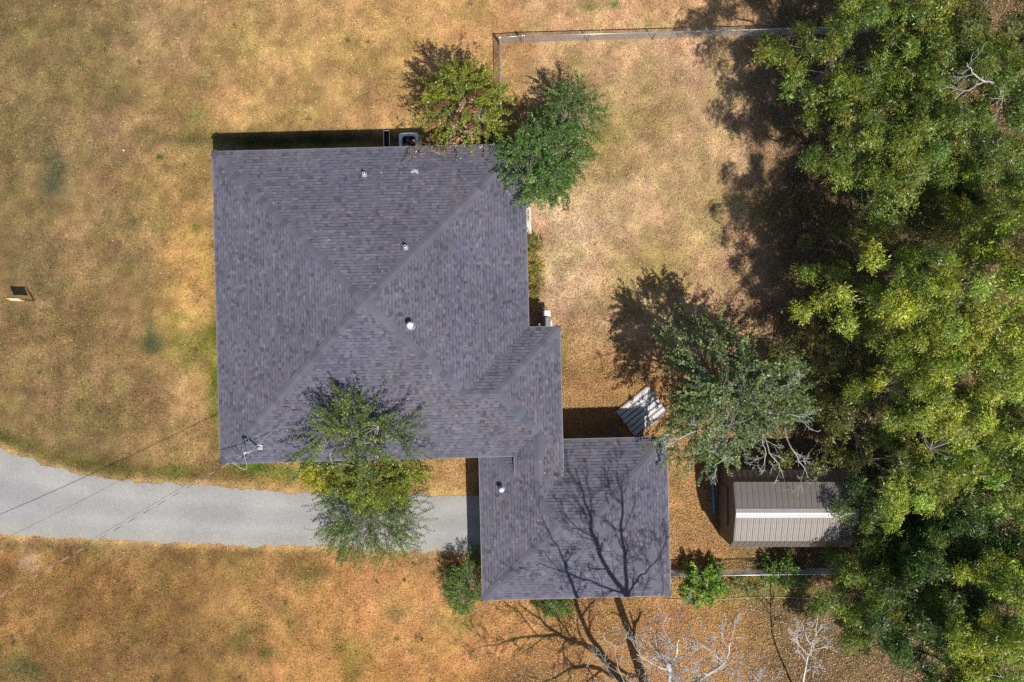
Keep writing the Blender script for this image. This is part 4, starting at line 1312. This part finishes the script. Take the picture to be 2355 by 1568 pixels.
def shoot_tree(name, label, cat, base, ctr, rx, ry, z0, z1, seed, pal, n, sl, m_l, ll, lw, stems=5, up=.6, droop=.5, mat=None, bark=(.30, .26, .22), twig=(.22, .2, .15),
               group=None, accents=(), start=.12, dome=1.0, stem_r=.05, bare=0.0, rough_out=.25, fork=.12, twr=.006):
    g = np.random.default_rng(seed)
    t = empty(name, (base.x, base.y, 0))
    tag(t, label, cat, group)
    C = np.array([ctr.x - base.x, ctr.y - base.y, 0.0])
    tm = MB()
    ph = g.random(5) * 6.28; am = g.normal(0, rough_out, 5)
    u = g.random(n); ang = g.random(n) * 2 * np.pi
    env = np.clip(1 + sum(am[k] * np.cos((k + 2) * ang + ph[k]) for k in range(5)) * .5, .6, 1.4)
    rho = np.sqrt(u) * .82 * env
    dz = np.sqrt(np.clip(1 - np.clip(rho, 0, 1) ** 2, 0, 1))
    zz = z0 + (z1 - z0) * (1 - dome * (1 - dz)) * (1 - .75 * g.random(n) ** 1.6)
    P0 = C + np.stack([rho * rx * np.cos(ang), rho * ry * np.sin(ang), zz], 1)
    a2 = ang + g.normal(0, .55, n)
    D = unit(np.stack([np.cos(a2) * (.35 + rho), np.sin(a2) * (.35 + rho), up + g.normal(0, .3, n)], 1))
    L_ = sl * g.uniform(.55, 1.35, n)
    P0 = P0 - D * L_[:, None] * .4
    P0[:, 2] = np.maximum(P0[:, 2], .15)
    # stems
    nodes = []
    hz = z0 + (z1 - z0) * .55
    for k in range(stems):
        a = 2 * math.pi * (k + g.uniform(-.3, .3)) / stems
        e = Vector((C[0] + math.cos(a) * rx * .5, C[1] + math.sin(a) * ry * .5, hz * g.uniform(.8, 1.25)))
        pts = curved((g.normal(0, .08), g.normal(0, .08), -.08), e, .1, g, 6, .05)
        tm.tube(pts, list(np.linspace(stem_r, stem_r * .35, 6)), 7, col=bark)
        nodes += pts[2:]
    TT = np.linspace(0, 1, 5)
    sagv = np.array([0, 0, -1.0])
    for k in range(n):
        pp_ = [Vector(P0[k] + D[k] * L_[k] * x + sagv * droop * L_[k] * x * x) for x in TT]
        tm.tube(pp_, list(np.linspace(twr * 1.4, twr * .5, 5)), 3, col=twig, cap=False)
        if g.random() < .55:
            q_ = min(nodes, key=lambda z: (z - pp_[0]).length)
            tm.tube(curved(q_, pp_[0], .05, g, 4, .06), [twr * 2.6, twr * 2.2, twr * 1.8, twr * 1.4], 4, col=bark, cap=False)
    tm.build('trunk', M_bark, t, smooth=True)
    leafy = g.random(n) >= bare
    P0, D, L_ = P0[leafy], D[leafy], L_[leafy]; n2 = len(L_)
    tt = start + (1 - start) * (np.arange(m_l)[None] + g.random((n2, m_l))) / m_l
    pos = P0[:, None] + D[:, None] * (L_[:, None] * tt)[..., None] + sagv * (droop * L_[:, None] * tt * tt)[..., None]
    tang = unit(D[:, None] + sagv * (2 * droop * tt)[..., None])
    rnd = g.normal(0, 1, (n2, m_l, 3)); rnd[..., 2] *= .6
    sd = unit(np.cross(tang, rnd))
    ax = unit(tang * .55 + sd * .9)
    nm = g.normal(0, .45, (n2, m_l, 3)) + np.array([0, 0, 1.0])
    pos = pos + sd * .02
    base_c = pick(pal, n2, g, .2)
    for (ax_, ay_, rr, cpal, pr) in accents:
        dd = np.hypot(P0[:, 0] - ax_ + base.x, P0[:, 1] - ay_ + base.y)
        hit = (dd < rr) & (g.random(n2) < pr)
        base_c[hit] = pick(cpal, int(hit.sum()), g, .2)
    lc = np.repeat(base_c, m_l, 0) * np.exp(g.normal(0, .2, (n2 * m_l, 1)))
    me = leaves(pos.reshape(-1, 3), ax.reshape(-1, 3), nm.reshape(-1, 3), ll * g.uniform(.7, 1.3, n2 * m_l), lw * g.uniform(.75, 1.25, n2 * m_l), lc, mat or M_leaf, 'crown')
    o = bpy.data.objects.new('crown', me); COL.objects.link(o); o.parent = t
    return t

REDS = [(.34, .09, .05), (.42, .24, .14), (.26, .08, .05), (.46, .32, .22)]
YG = [(.21, .25, .018), (.26, .285, .025), (.155, .20, .016), (.24, .27, .025), (.17, .21, .025)]
c_ = W(1072, 236, 4.2); b_ = W(1128, 318)
shoot_tree('crepe_myrtle', 'yellow-green crepe myrtle with red leaf patches beside the fence corner', 'tree', b_, c_, 2.0, 1.95, 1.4, 5.4, 201, YG, 210, 1.5, 62, .105, .056, 6, .8, .22,
           accents=[(W(1068, 278, 3).x, W(1068, 278, 3).y, .75, REDS, .26), (W(1105, 325, 3).x, W(1105, 325, 3).y, .5, REDS, .3)], bark=(.26, .23, .19), stem_r=.06, twr=.005)
shoot_tree('crepe_myrtle_branch', 'sparse reddish branch reaching over the roof edge above the air conditioner', 'tree', W(1090, 318), W(985, 345, 3.7), 1.15, .4, 3.1, 4.1, 202, REDS + YG, 16, .9, 16, .08, .042, 2, .2, .3, bark=(.30, .26, .22), stem_r=.025, twr=.005)
c_ = W(1240, 375, 3.4); b_ = W(1244, 395)
GRN = [(.092, .175, .036), (.120, .210, .044), (.066, .130, .030), (.150, .240, .055), (.10, .185, .05)]
shoot_tree('evergreen_tree', 'dense rounded dark green tree at the northeast corner of the house', 'tree', b_, c_, 2.2, 2.15, .8, 5.2, 203, GRN, 520, 1.15, 54, .115, .045, 5, .75, .4, stem_r=.08, twr=.005)
c_ = W(1318, 245, 3.0)
shoot_tree('evergreen_shrub', 'lighter green wispy shrub growing on the north side of the dense dark tree', 'shrub', W(1300, 290), c_, 1.5, 1.6, .5, 3.4, 204, [(.10, .18, .035), (.13, .21, .045), (.08, .145, .03)], 170, 1.25, 46, .10, .042, 5, .7, .4, stem_r=.04, twr=.005)
# front tree by the drive, with the shrubs under it
LIME = [(.145, .200, .014), (.19, .24, .018), (.105, .155, .014), (.245, .275, .022)]
FRT = [(.105, .165, .026), (.135, .195, .032), (.08, .13, .022), (.165, .215, .04)]
b_ = W(852, 1095)
shoot_tree('crepe_myrtle', 'airy green crepe myrtle arching over the front eave and drive', 'tree', b_, W(822, 1010, 4.7), 2.6, 1.8, 3.3, 5.7, 205, FRT, 130, 2.0, 74, .095, .048, 7, .7, .22, bark=(.40, .36, .30), stem_r=.045, dome=.6, twr=.005)
shoot_tree('weeping_shrub', 'feathery grey-green shrub spilling over the gravel drive', 'shrub', W(862, 1170), W(846, 1205, 1.6), 2.75, 1.75, .3, 2.6, 206, [(.135, .195, .045), (.17, .225, .052), (.105, .16, .036)], 230, 1.6, 70, .08, .038, 7, .35, .42, stem_r=.035, dome=1.1, twr=.004)
shoot_tree('lime_shrub', 'dense yellow-green shrub between the front eave and the drive', 'shrub', W(862, 1112), W(856, 1108, 2.4), 2.2, 1.5, .8, 3.3, 207, LIME, 300, .9, 46, .085, .05, 6, .6, .4, stem_r=.035, twr=.004)
shoot_tree('golden_shrub', 'small bright golden-green shrub at the left of the front planting', 'shrub', W(748, 1085), W(735, 1082, 2.0), .95, .95, .6, 2.9, 208, [(.34, .34, .022), (.38, .37, .03), (.26, .29, .022)], 110, .5, 36, .09, .06, 5, .6, .3, stem_r=.025, twr=.004)
shoot_tree('feathery_shrub', 'feathery green shrub tucked against the garage corner by the drive', 'shrub', W(1075, 1335), W(1072, 1345, 1.1), 1.05, 1.4, .2, 1.9, 209, [(.115, .20, .032), (.145, .235, .042), (.09, .165, .03)], 240, .75, 44, .09, .028, 6, .6, .45, stem_r=.03, twr=.004)
shoot_tree('leafy_bush', 'bright green leafy bush on the fence line right of the garage', 'shrub', W(1618, 1330), W(1618, 1345, 1.0), 1.1, .95, .2, 1.6, 210, [(.18, .31, .036), (.22, .35, .05), (.15, .27, .036)], 140, .55, 34, .10, .07, 5, .6, .3, stem_r=.025, twr=.004)
shoot_tree('leafy_bush', 'low green bush at the right end of the fence below the shed', 'shrub', W(1795, 1310), W(1800, 1315, .8), .9, .75, .15, 1.2, 211, [(.13, .23, .036), (.165, .27, .042), (.10, .19, .036)], 90, .5, 30, .10, .06, 5, .6, .3, stem_r=.02, twr=.004)
shoot_tree('weedy_bush', 'thin light green weeds growing between bush and shed fence', 'shrub', W(1700, 1345), W(1705, 1350, .3), 1.0, .5, .05, .5, 212, [(.16, .22, .05), (.20, .25, .055)], 60, .4, 22, .07, .034, 4, .6, .3, stem_r=.012, twr=.003)
shoot_tree('weedy_bush', 'dark green weeds growing along the south garage wall', 'shrub', W(1268, 1385), W(1272, 1394, .35), .95, .45, .05, .7, 213, [(.10, .21, .03), (.13, .25, .04)], 70, .4, 24, .085, .032, 4, .6, .4, stem_r=.012, twr=.003)
# lilies along the east wall
for k, (yy, lb) in enumerate(((565, 'northernmost yellowing lily clump along the east wall'), (612, 'second yellowing lily clump along the east wall, below the northernmost'),
                              (655, 'yellow-orange lily clump nearest the barbecue on the east wall'))):
    pc_ = W(1224 + 3 * k, yy, .2)
    shoot_tree('lily_clump', lb, 'plant', pc_, pc_, .34, .55, .05, .5, 220 + k, [(.34, .26, .05), (.42, .29, .06), (.20, .21, .04), (.15, .18, .04)], 50, .5, 12, .2, .032, 3, .7, .7, stem_r=.01, twr=.003)

# pale-branched tree over the sheets and the shed
PB = [(.125, .185, .050), (.160, .220, .062), (.095, .145, .042), (.200, .255, .090), (.145, .20, .08)]
c_ = W(1680, 908, 5.6); b_ = W(1662, 888)
shoot_tree('pale_branched_tree', 'blue-green tree with pale bare branches spreading over the brown shed', 'tree', b_, c_, 3.6, 2.95, 3.2, 7.6, 230, PB, 580, 1.35, 44, .115, .08, 7, .45, .3, stem_r=.11, twig=(.30, .29, .27), bark=(.34, .32, .30), twr=.006, bare=.05, rough_out=.42)
pbt = [o for o in COL.objects if o.name.startswith('pale_branched_tree')][0]
g = np.random.default_rng(31); m = MB(); oo = pbt.location
P_ = lambda a, b, z: W(a, b, z) - oo
for pts in ([(1700, 960, 4.8), (1690, 1010, 5.6), (1670, 1050, 5.9), (1640, 1072, 5.9)],
            [(1745, 960, 4.8), (1755, 1010, 5.6), (1760, 1050, 5.8), (1745, 1085, 5.6)],
            [(1755, 990, 5.2), (1772, 1040, 5.7), (1792, 1075, 5.8), (1800, 1100, 5.7)],
            [(1800, 980, 5.2), (1820, 1030, 5.8), (1845, 1070, 5.9), (1858, 1098, 5.8)],
            [(1690, 960, 5.8), (1620, 985, 6.6), (1560, 1005, 6.8), (1520, 1020, 6.7)],
                        [(1740, 900, 5.6), (1790, 890, 6.8), (1830, 880, 7.0)],
            [(1740, 930, 5.6), (1810, 950, 6.6), (1850, 960, 6.8)]):
    limb(m, [P_(*p) for p in pts], .034, .009, g, (.40, .385, .36), 2, 5, .7)
m.build('bare_branches', M_bark, pbt, smooth=True)

# leafless tree at the bottom; most of it stands beyond the frame
bx = Vector((6.6, -17.3, 0))
bt_ = empty('leafless_tree', bx)
tag(bt_, 'leafless pale-barked tree at the bottom edge throwing branch shadows on the garage', 'tree')
g = np.random.default_rng(77); m = MB(); BK = (.44, .42, .39)
Q = lambda *a: SH(*a) - bx
fork = Q(1441, 1366, 2.5, 7.8)
st1 = [Vector((0, 0, -.1)), Q(1478, 1562, 0, 1.5), Q(1455, 1490, 0, 3.2), Q(1437, 1425, 0, 4.7), fork]
limb(m, st1, .26, .15, g, BK, 2, 3, 1.2, .6)
limb(m, [fork, Q(1435, 1292, 2.85, 9.2), Q(1428, 1224, 3.1, 10.6), Q(1424, 1138, 2.9, 11.8), Q(1412, 1075, 2.7, 12.4)], .10, .022, g, BK, 3, 12, 1.5)
limb(m, [fork, Q(1385, 1290, 2.95, 9.4), Q(1362, 1215, 3.4, 10.6), Q(1342, 1148, 3.1, 11.6), Q(1322, 1073, 2.8, 12.4)], .12, .022, g, BK, 3, 12, 1.5)
limb(m, [fork, Q(1395, 1350, 2.6, 8.4), Q(1308, 1316, 2.8, 9.6), Q(1226, 1285, 2.8, 10.6)], .07, .012, g, BK, 3, 9, 1.4)
limb(m, [fork, Q(1472, 1323, 2.8, 9.0), Q(1505, 1290, 2.6, 9.8), Q(1530, 1240, 2.5, 10.6)], .06, .01, g, BK, 3, 8, 1.3)
j0 = Q(1420, 1556, 0, 2.6)
limb(m, [Vector((0, 0, .3)), Q(1460, 1590, 0, 1.4), j0], .2, .15, g, BK, 0, 0)
limb(m, [j0, Q(1385, 1500, 0, 4.0), Q(1345, 1440, 0, 5.4), Q(1330, 1385, 1.0, 7.4), Q(1301, 1309, 2.8, 9.6), Q(1281, 1258, 2.8, 10.6), Q(1240, 1189, 2.9, 11.6)], .15, .02, g, BK, 3, 12, 1.5)
limb(m, [j0, Q(1360, 1490, 0, 4.0), Q(1290, 1462, 0, 5.2), Q(1240, 1425, 0, 6.2), Q(1190, 1385, 0, 7.0)], .14, .02, g, BK, 3, 12, 1.5)
limb(m, [Q(1290, 1462, 0, 5.2), Q(1220, 1462, 0, 6.2), Q(1150, 1478, 0, 7.0), Q(1100, 1488, 0, 7.6)], .08, .015, g, BK, 3, 12, 1.5)
limb(m, [j0, Q(1345, 1530, 0, 4.2), Q(1295, 1545, 0, 5.4), Q(1230, 1580, 0, 6.6)], .12, .015, g, BK, 3, 12, 1.5)
limb(m, [Q(1478, 1562, 0, 1.5), Q(1430, 1540, 0, 3.0), Q(1380, 1500, 0, 4.2)], .09, .05, g, BK, 1, 2, .8)
# crown twigs that lean into the frame on the lit side
for pts in ([(1500, 1610, 6.6), (1492, 1540, 7.6), (1480, 1490, 8.4), (1450, 1450, 9.2), (1435, 1430, 9.6)],
            [(1545, 1610, 6.8), (1535, 1545, 7.8), (1540, 1490, 8.6), (1558, 1440, 9.4), (1575, 1405, 10.0)],
            [(1535, 1545, 7.8), (1505, 1500, 8.6), (1490, 1450, 9.4), (1480, 1420, 9.8)],
            [(1560, 1600, 6.8), (1590, 1530, 8.0), (1580, 1470, 9.0), (1590, 1430, 9.8)],
            [(1470, 1610, 6.4), (1410, 1555, 7.4), (1375, 1525, 8.0)],
            [(1600, 1610, 7.4), (1640, 1560, 8.4), (1665, 1510, 9.4)],
            [(1660, 1610, 7.6), (1695, 1550, 8.8), (1708, 1500, 9.6)]):
    limb(m, [W(*p) - bx for p in pts], .017, .005, g, (.30, .29, .27), 2, 5, .7)
m.build('trunk', M_bark, bt_, smooth=True)

b2 = W(1838, 1605)
d2 = empty('dead_tree', b2)
tag(d2, 'slender dead white tree at the bottom edge beside the dark trees', 'tree')
g = np.random.default_rng(78); m = MB()
ZD = .52
pl = [Vector((0, 0, -.1)), W(1842, 1592, 1.2) - b2, W(1847, 1566, 4.4 * ZD) - b2, W(1859, 1507, 5.6 * ZD) - b2, W(1873, 1459, 6.5 * ZD) - b2, W(1881, 1408, 7.4 * ZD) - b2]
limb(m, pl, .06, .008, g, (.55, .53, .50), 0, 0)
for pts in ([(1859, 1507, 5.6), (1880, 1490, 6.2), (1905, 1488, 6.6), (1918, 1490, 6.8)], [(1859, 1507, 5.6), (1835, 1480, 6.2), (1830, 1450, 6.6)],
            [(1866, 1485, 6.0), (1850, 1455, 6.6), (1845, 1430, 7.0)], [(1873, 1459, 6.5), (1890, 1440, 7.0), (1905, 1430, 7.3)],
            [(1856, 1520, 5.4), (1838, 1500, 5.9), (1826, 1470, 6.3)], [(1862, 1500, 5.8), (1885, 1465, 6.3), (1895, 1462, 6.6)],
            [(1852, 1545, 5.0), (1870, 1530, 5.4), (1880, 1535, 5.5)]):
    limb(m, [W(p[0], p[1], p[2] * ZD) - b2 for p in pts], .018, .005, g, (.58, .56, .53), 2, 5, .45)
m.build('trunk', M_bark, d2, smooth=True)

# ------------------------------------------------------------------ grass and leaf litter
def in_house(x, y, pad=0.0):
    dx_, dy_ = x - HC.x, y - HC.y
    u = dx_ * ca + dy_ * sa; v = -dx_ * sa + dy_ * ca
    q_ = OV + pad
    a = (np.abs(u) < A_ - q_) & (np.abs(v) < A_ - q_)
    b = (u > 0) & (u < UE - q_) & (v > -A_) & (v < VWN - q_)
    c = (u > GW + q_) & (u < GE - q_) & (v > GS + q_) & (v < GN)
    return a | b | c
NG = 560000
def pick_rows(g, k):
    base = np.array([(.11, .12, .035), (.13, .12, .045), (.09, .11, .03), (.17, .14, .07), (.10, .13, .04)])
    return base[g.integers(0, len(base), k)]
g = np.random.default_rng(300)
x = g.uniform(-28.5, 28.5, NG); y = g.uniform(-20.5, 20.5, NG)
ox, oy = OG(x, y)
yt = np.interp(ox, _dtx, _dty); yb = np.interp(ox, _dbx, _dby)
edge = g.exponential(3.0, NG)
on_drive = (oy > yt + edge) & (oy < yb - edge) & (ox < 1150)
keep = ~(on_drive | in_house(x, y))
x, y = x[keep], y[keep]; n = len(x)
col = ground_colour(x, y, fine=True)
green = (col[:, 1] / np.maximum(col[:, 0], 1e-4) > .80)
ln = g.uniform(.05, .11, n) * np.where(green, 1.25, 1.0); wd = g.uniform(.008, .017, n)
an = g.random(n) * 2 * np.pi + 0
zt = g.uniform(.012, .06, n) * np.where(green, 1.4, 1.0)
dirv = np.stack([np.cos(an), np.sin(an), np.zeros(n)], 1); sdv = np.stack([-dirv[:, 1], dirv[:, 0], np.zeros(n)], 1)
b0 = np.stack([x, y, np.full(n, -.01)], 1)
v = np.stack([b0 - sdv * wd[:, None], b0 + sdv * wd[:, None], b0 + dirv * ln[:, None] + np.array([0, 0, 1.0]) * (zt + .01)[:, None]], 1)
nt_ = 420; tx = g.uniform(-24.5, 24.5, nt_); ty = g.uniform(-16.5, 16.5, nt_)
to_x, to_y = OG(tx, ty)
okk = ~in_house(tx, ty, -.5) & ~((to_y > np.interp(to_x, _dtx, _dty) - 3) & (to_y < np.interp(to_x, _dbx, _dby) + 3) & (to_x < 1150)) & (fbm(tx, ty, 3.5, 55, 3) > .48) & (to_x < 1180)
tx, ty = tx[okk], ty[okk]; kt = 34
rad_ = np.repeat(g.uniform(.03, .13, len(tx)), kt)
cxs = np.repeat(tx, kt) + g.normal(0, 1, len(tx) * kt) * rad_; cys = np.repeat(ty, kt) + g.normal(0, 1, len(tx) * kt) * rad_
ta = g.random(len(cxs)) * 6.283; tl = g.uniform(.05, .13, len(cxs)); tw = g.uniform(.008, .014, len(cxs)); tz = g.uniform(.03, .10, len(cxs))
td = np.stack([np.cos(ta), np.sin(ta), 0 * ta], 1); tsd = np.stack([-td[:, 1], td[:, 0], 0 * ta], 1); tb = np.stack([cxs, cys, 0 * ta - .01], 1)
tv = np.stack([tb - tsd * tw[:, None], tb + tsd * tw[:, None], tb + td * tl[:, None] + np.array([0, 0, 1.0]) * tz[:, None]], 1)
tcol = np.repeat(pick_rows(g, len(tx)), kt, 0) * np.exp(g.normal(0, .3, (len(cxs), 1)))
tone = np.exp(g.normal(.08, .5, n))
col = col * tone[:, None]
grass = bpy.data.objects.new('grass', np_mesh('grass', np.concatenate([v, tv]), 3, np.clip(np.concatenate([col, tcol]), .004, .75), M_grass)); COL.objects.link(grass)
tag(grass, 'short dry tan and green grass blades covering the yard', 'grass', kind='stuff')

NL = 210000
x = g.uniform(-6, 24.5, NL); y = g.uniform(-16.6, 16.6, NL)
ox, oy = OG(x, y)
smo = lambda a, b, t: np.clip((t - a) / (b - a), 0, 1)
wz = (fbm(x, y, 2.0, 90, 3) - .5) * 160
den = smo(1020, 1300, ox + wz) * smo(1290, 1400, oy + wz * .4) * .8
den = np.maximum(den, smo(1230, 1300, ox) * smo(740, 900, oy + wz) * .6)
den = np.maximum(den, smo(1620, 1850, ox + wz) * .55)
den = np.maximum(den, smo(1210, 1240, ox) * smo(100, 200, oy) * .16)
den = np.maximum(den, np.exp(-((ox - 1030) / 90) ** 2 - ((oy - 1290) / 26) ** 2) * .5)
keep = (g.random(NL) < den) & ~in_house(x, y)
yt = np.interp(ox, _dtx, _dty); yb = np.interp(ox, _dbx, _dby)
keep &= ~((oy > yt) & (oy < yb - 6) & (ox < 1150) & (g.random(NL) < .96))
x, y = x[keep], y[keep]; n = len(x)
rx_, ry_, rz_ = [], [], []
for key, cnt in (('ms', 70), ('me', 40), ('mn', 45), ('ge', 40), ('gs', 40), ('gw', 25), ('mw', 20), ('we', 20)):
    for pc in PL[key][3]:
        a_ = np.array(pc)
        for _ in range(cnt // len(PL[key][3])):
            w_ = g.dirichlet(np.ones(len(a_))); u_, v_ = w_ @ a_
            q_ = house_pt(u_, v_); rx_.append(q_.x); ry_.append(q_.y); rz_.append(roof_z(key, u_, v_) + .03)
z_ = np.concatenate([g.uniform(.008, .05, n), rz_]); x = np.concatenate([x, rx_]); y = np.concatenate([y, ry_]); n = len(x)
an = g.random(n) * 2 * np.pi
LITP = [(.40, .27, .13), (.33, .21, .095), (.48, .34, .19), (.24, .15, .07), (.54, .40, .24), (.38, .22, .10)]
me = leaves(np.stack([x, y, z_], 1), np.stack([np.cos(an), np.sin(an), g.normal(0, .25, n)], 1), g.normal(0, .35, (n, 3)) + np.array([0, 0, 1.0]),
            g.uniform(.05, .10, n), g.uniform(.025, .05, n), pick(LITP, n, g, .2), M_litter, 'fallen_leaves')
lit = bpy.data.objects.new('fallen_leaves', me); COL.objects.link(lit)
tag(lit, 'brown fallen leaves scattered over the right side of the yard', 'leaf litter', kind='stuff')
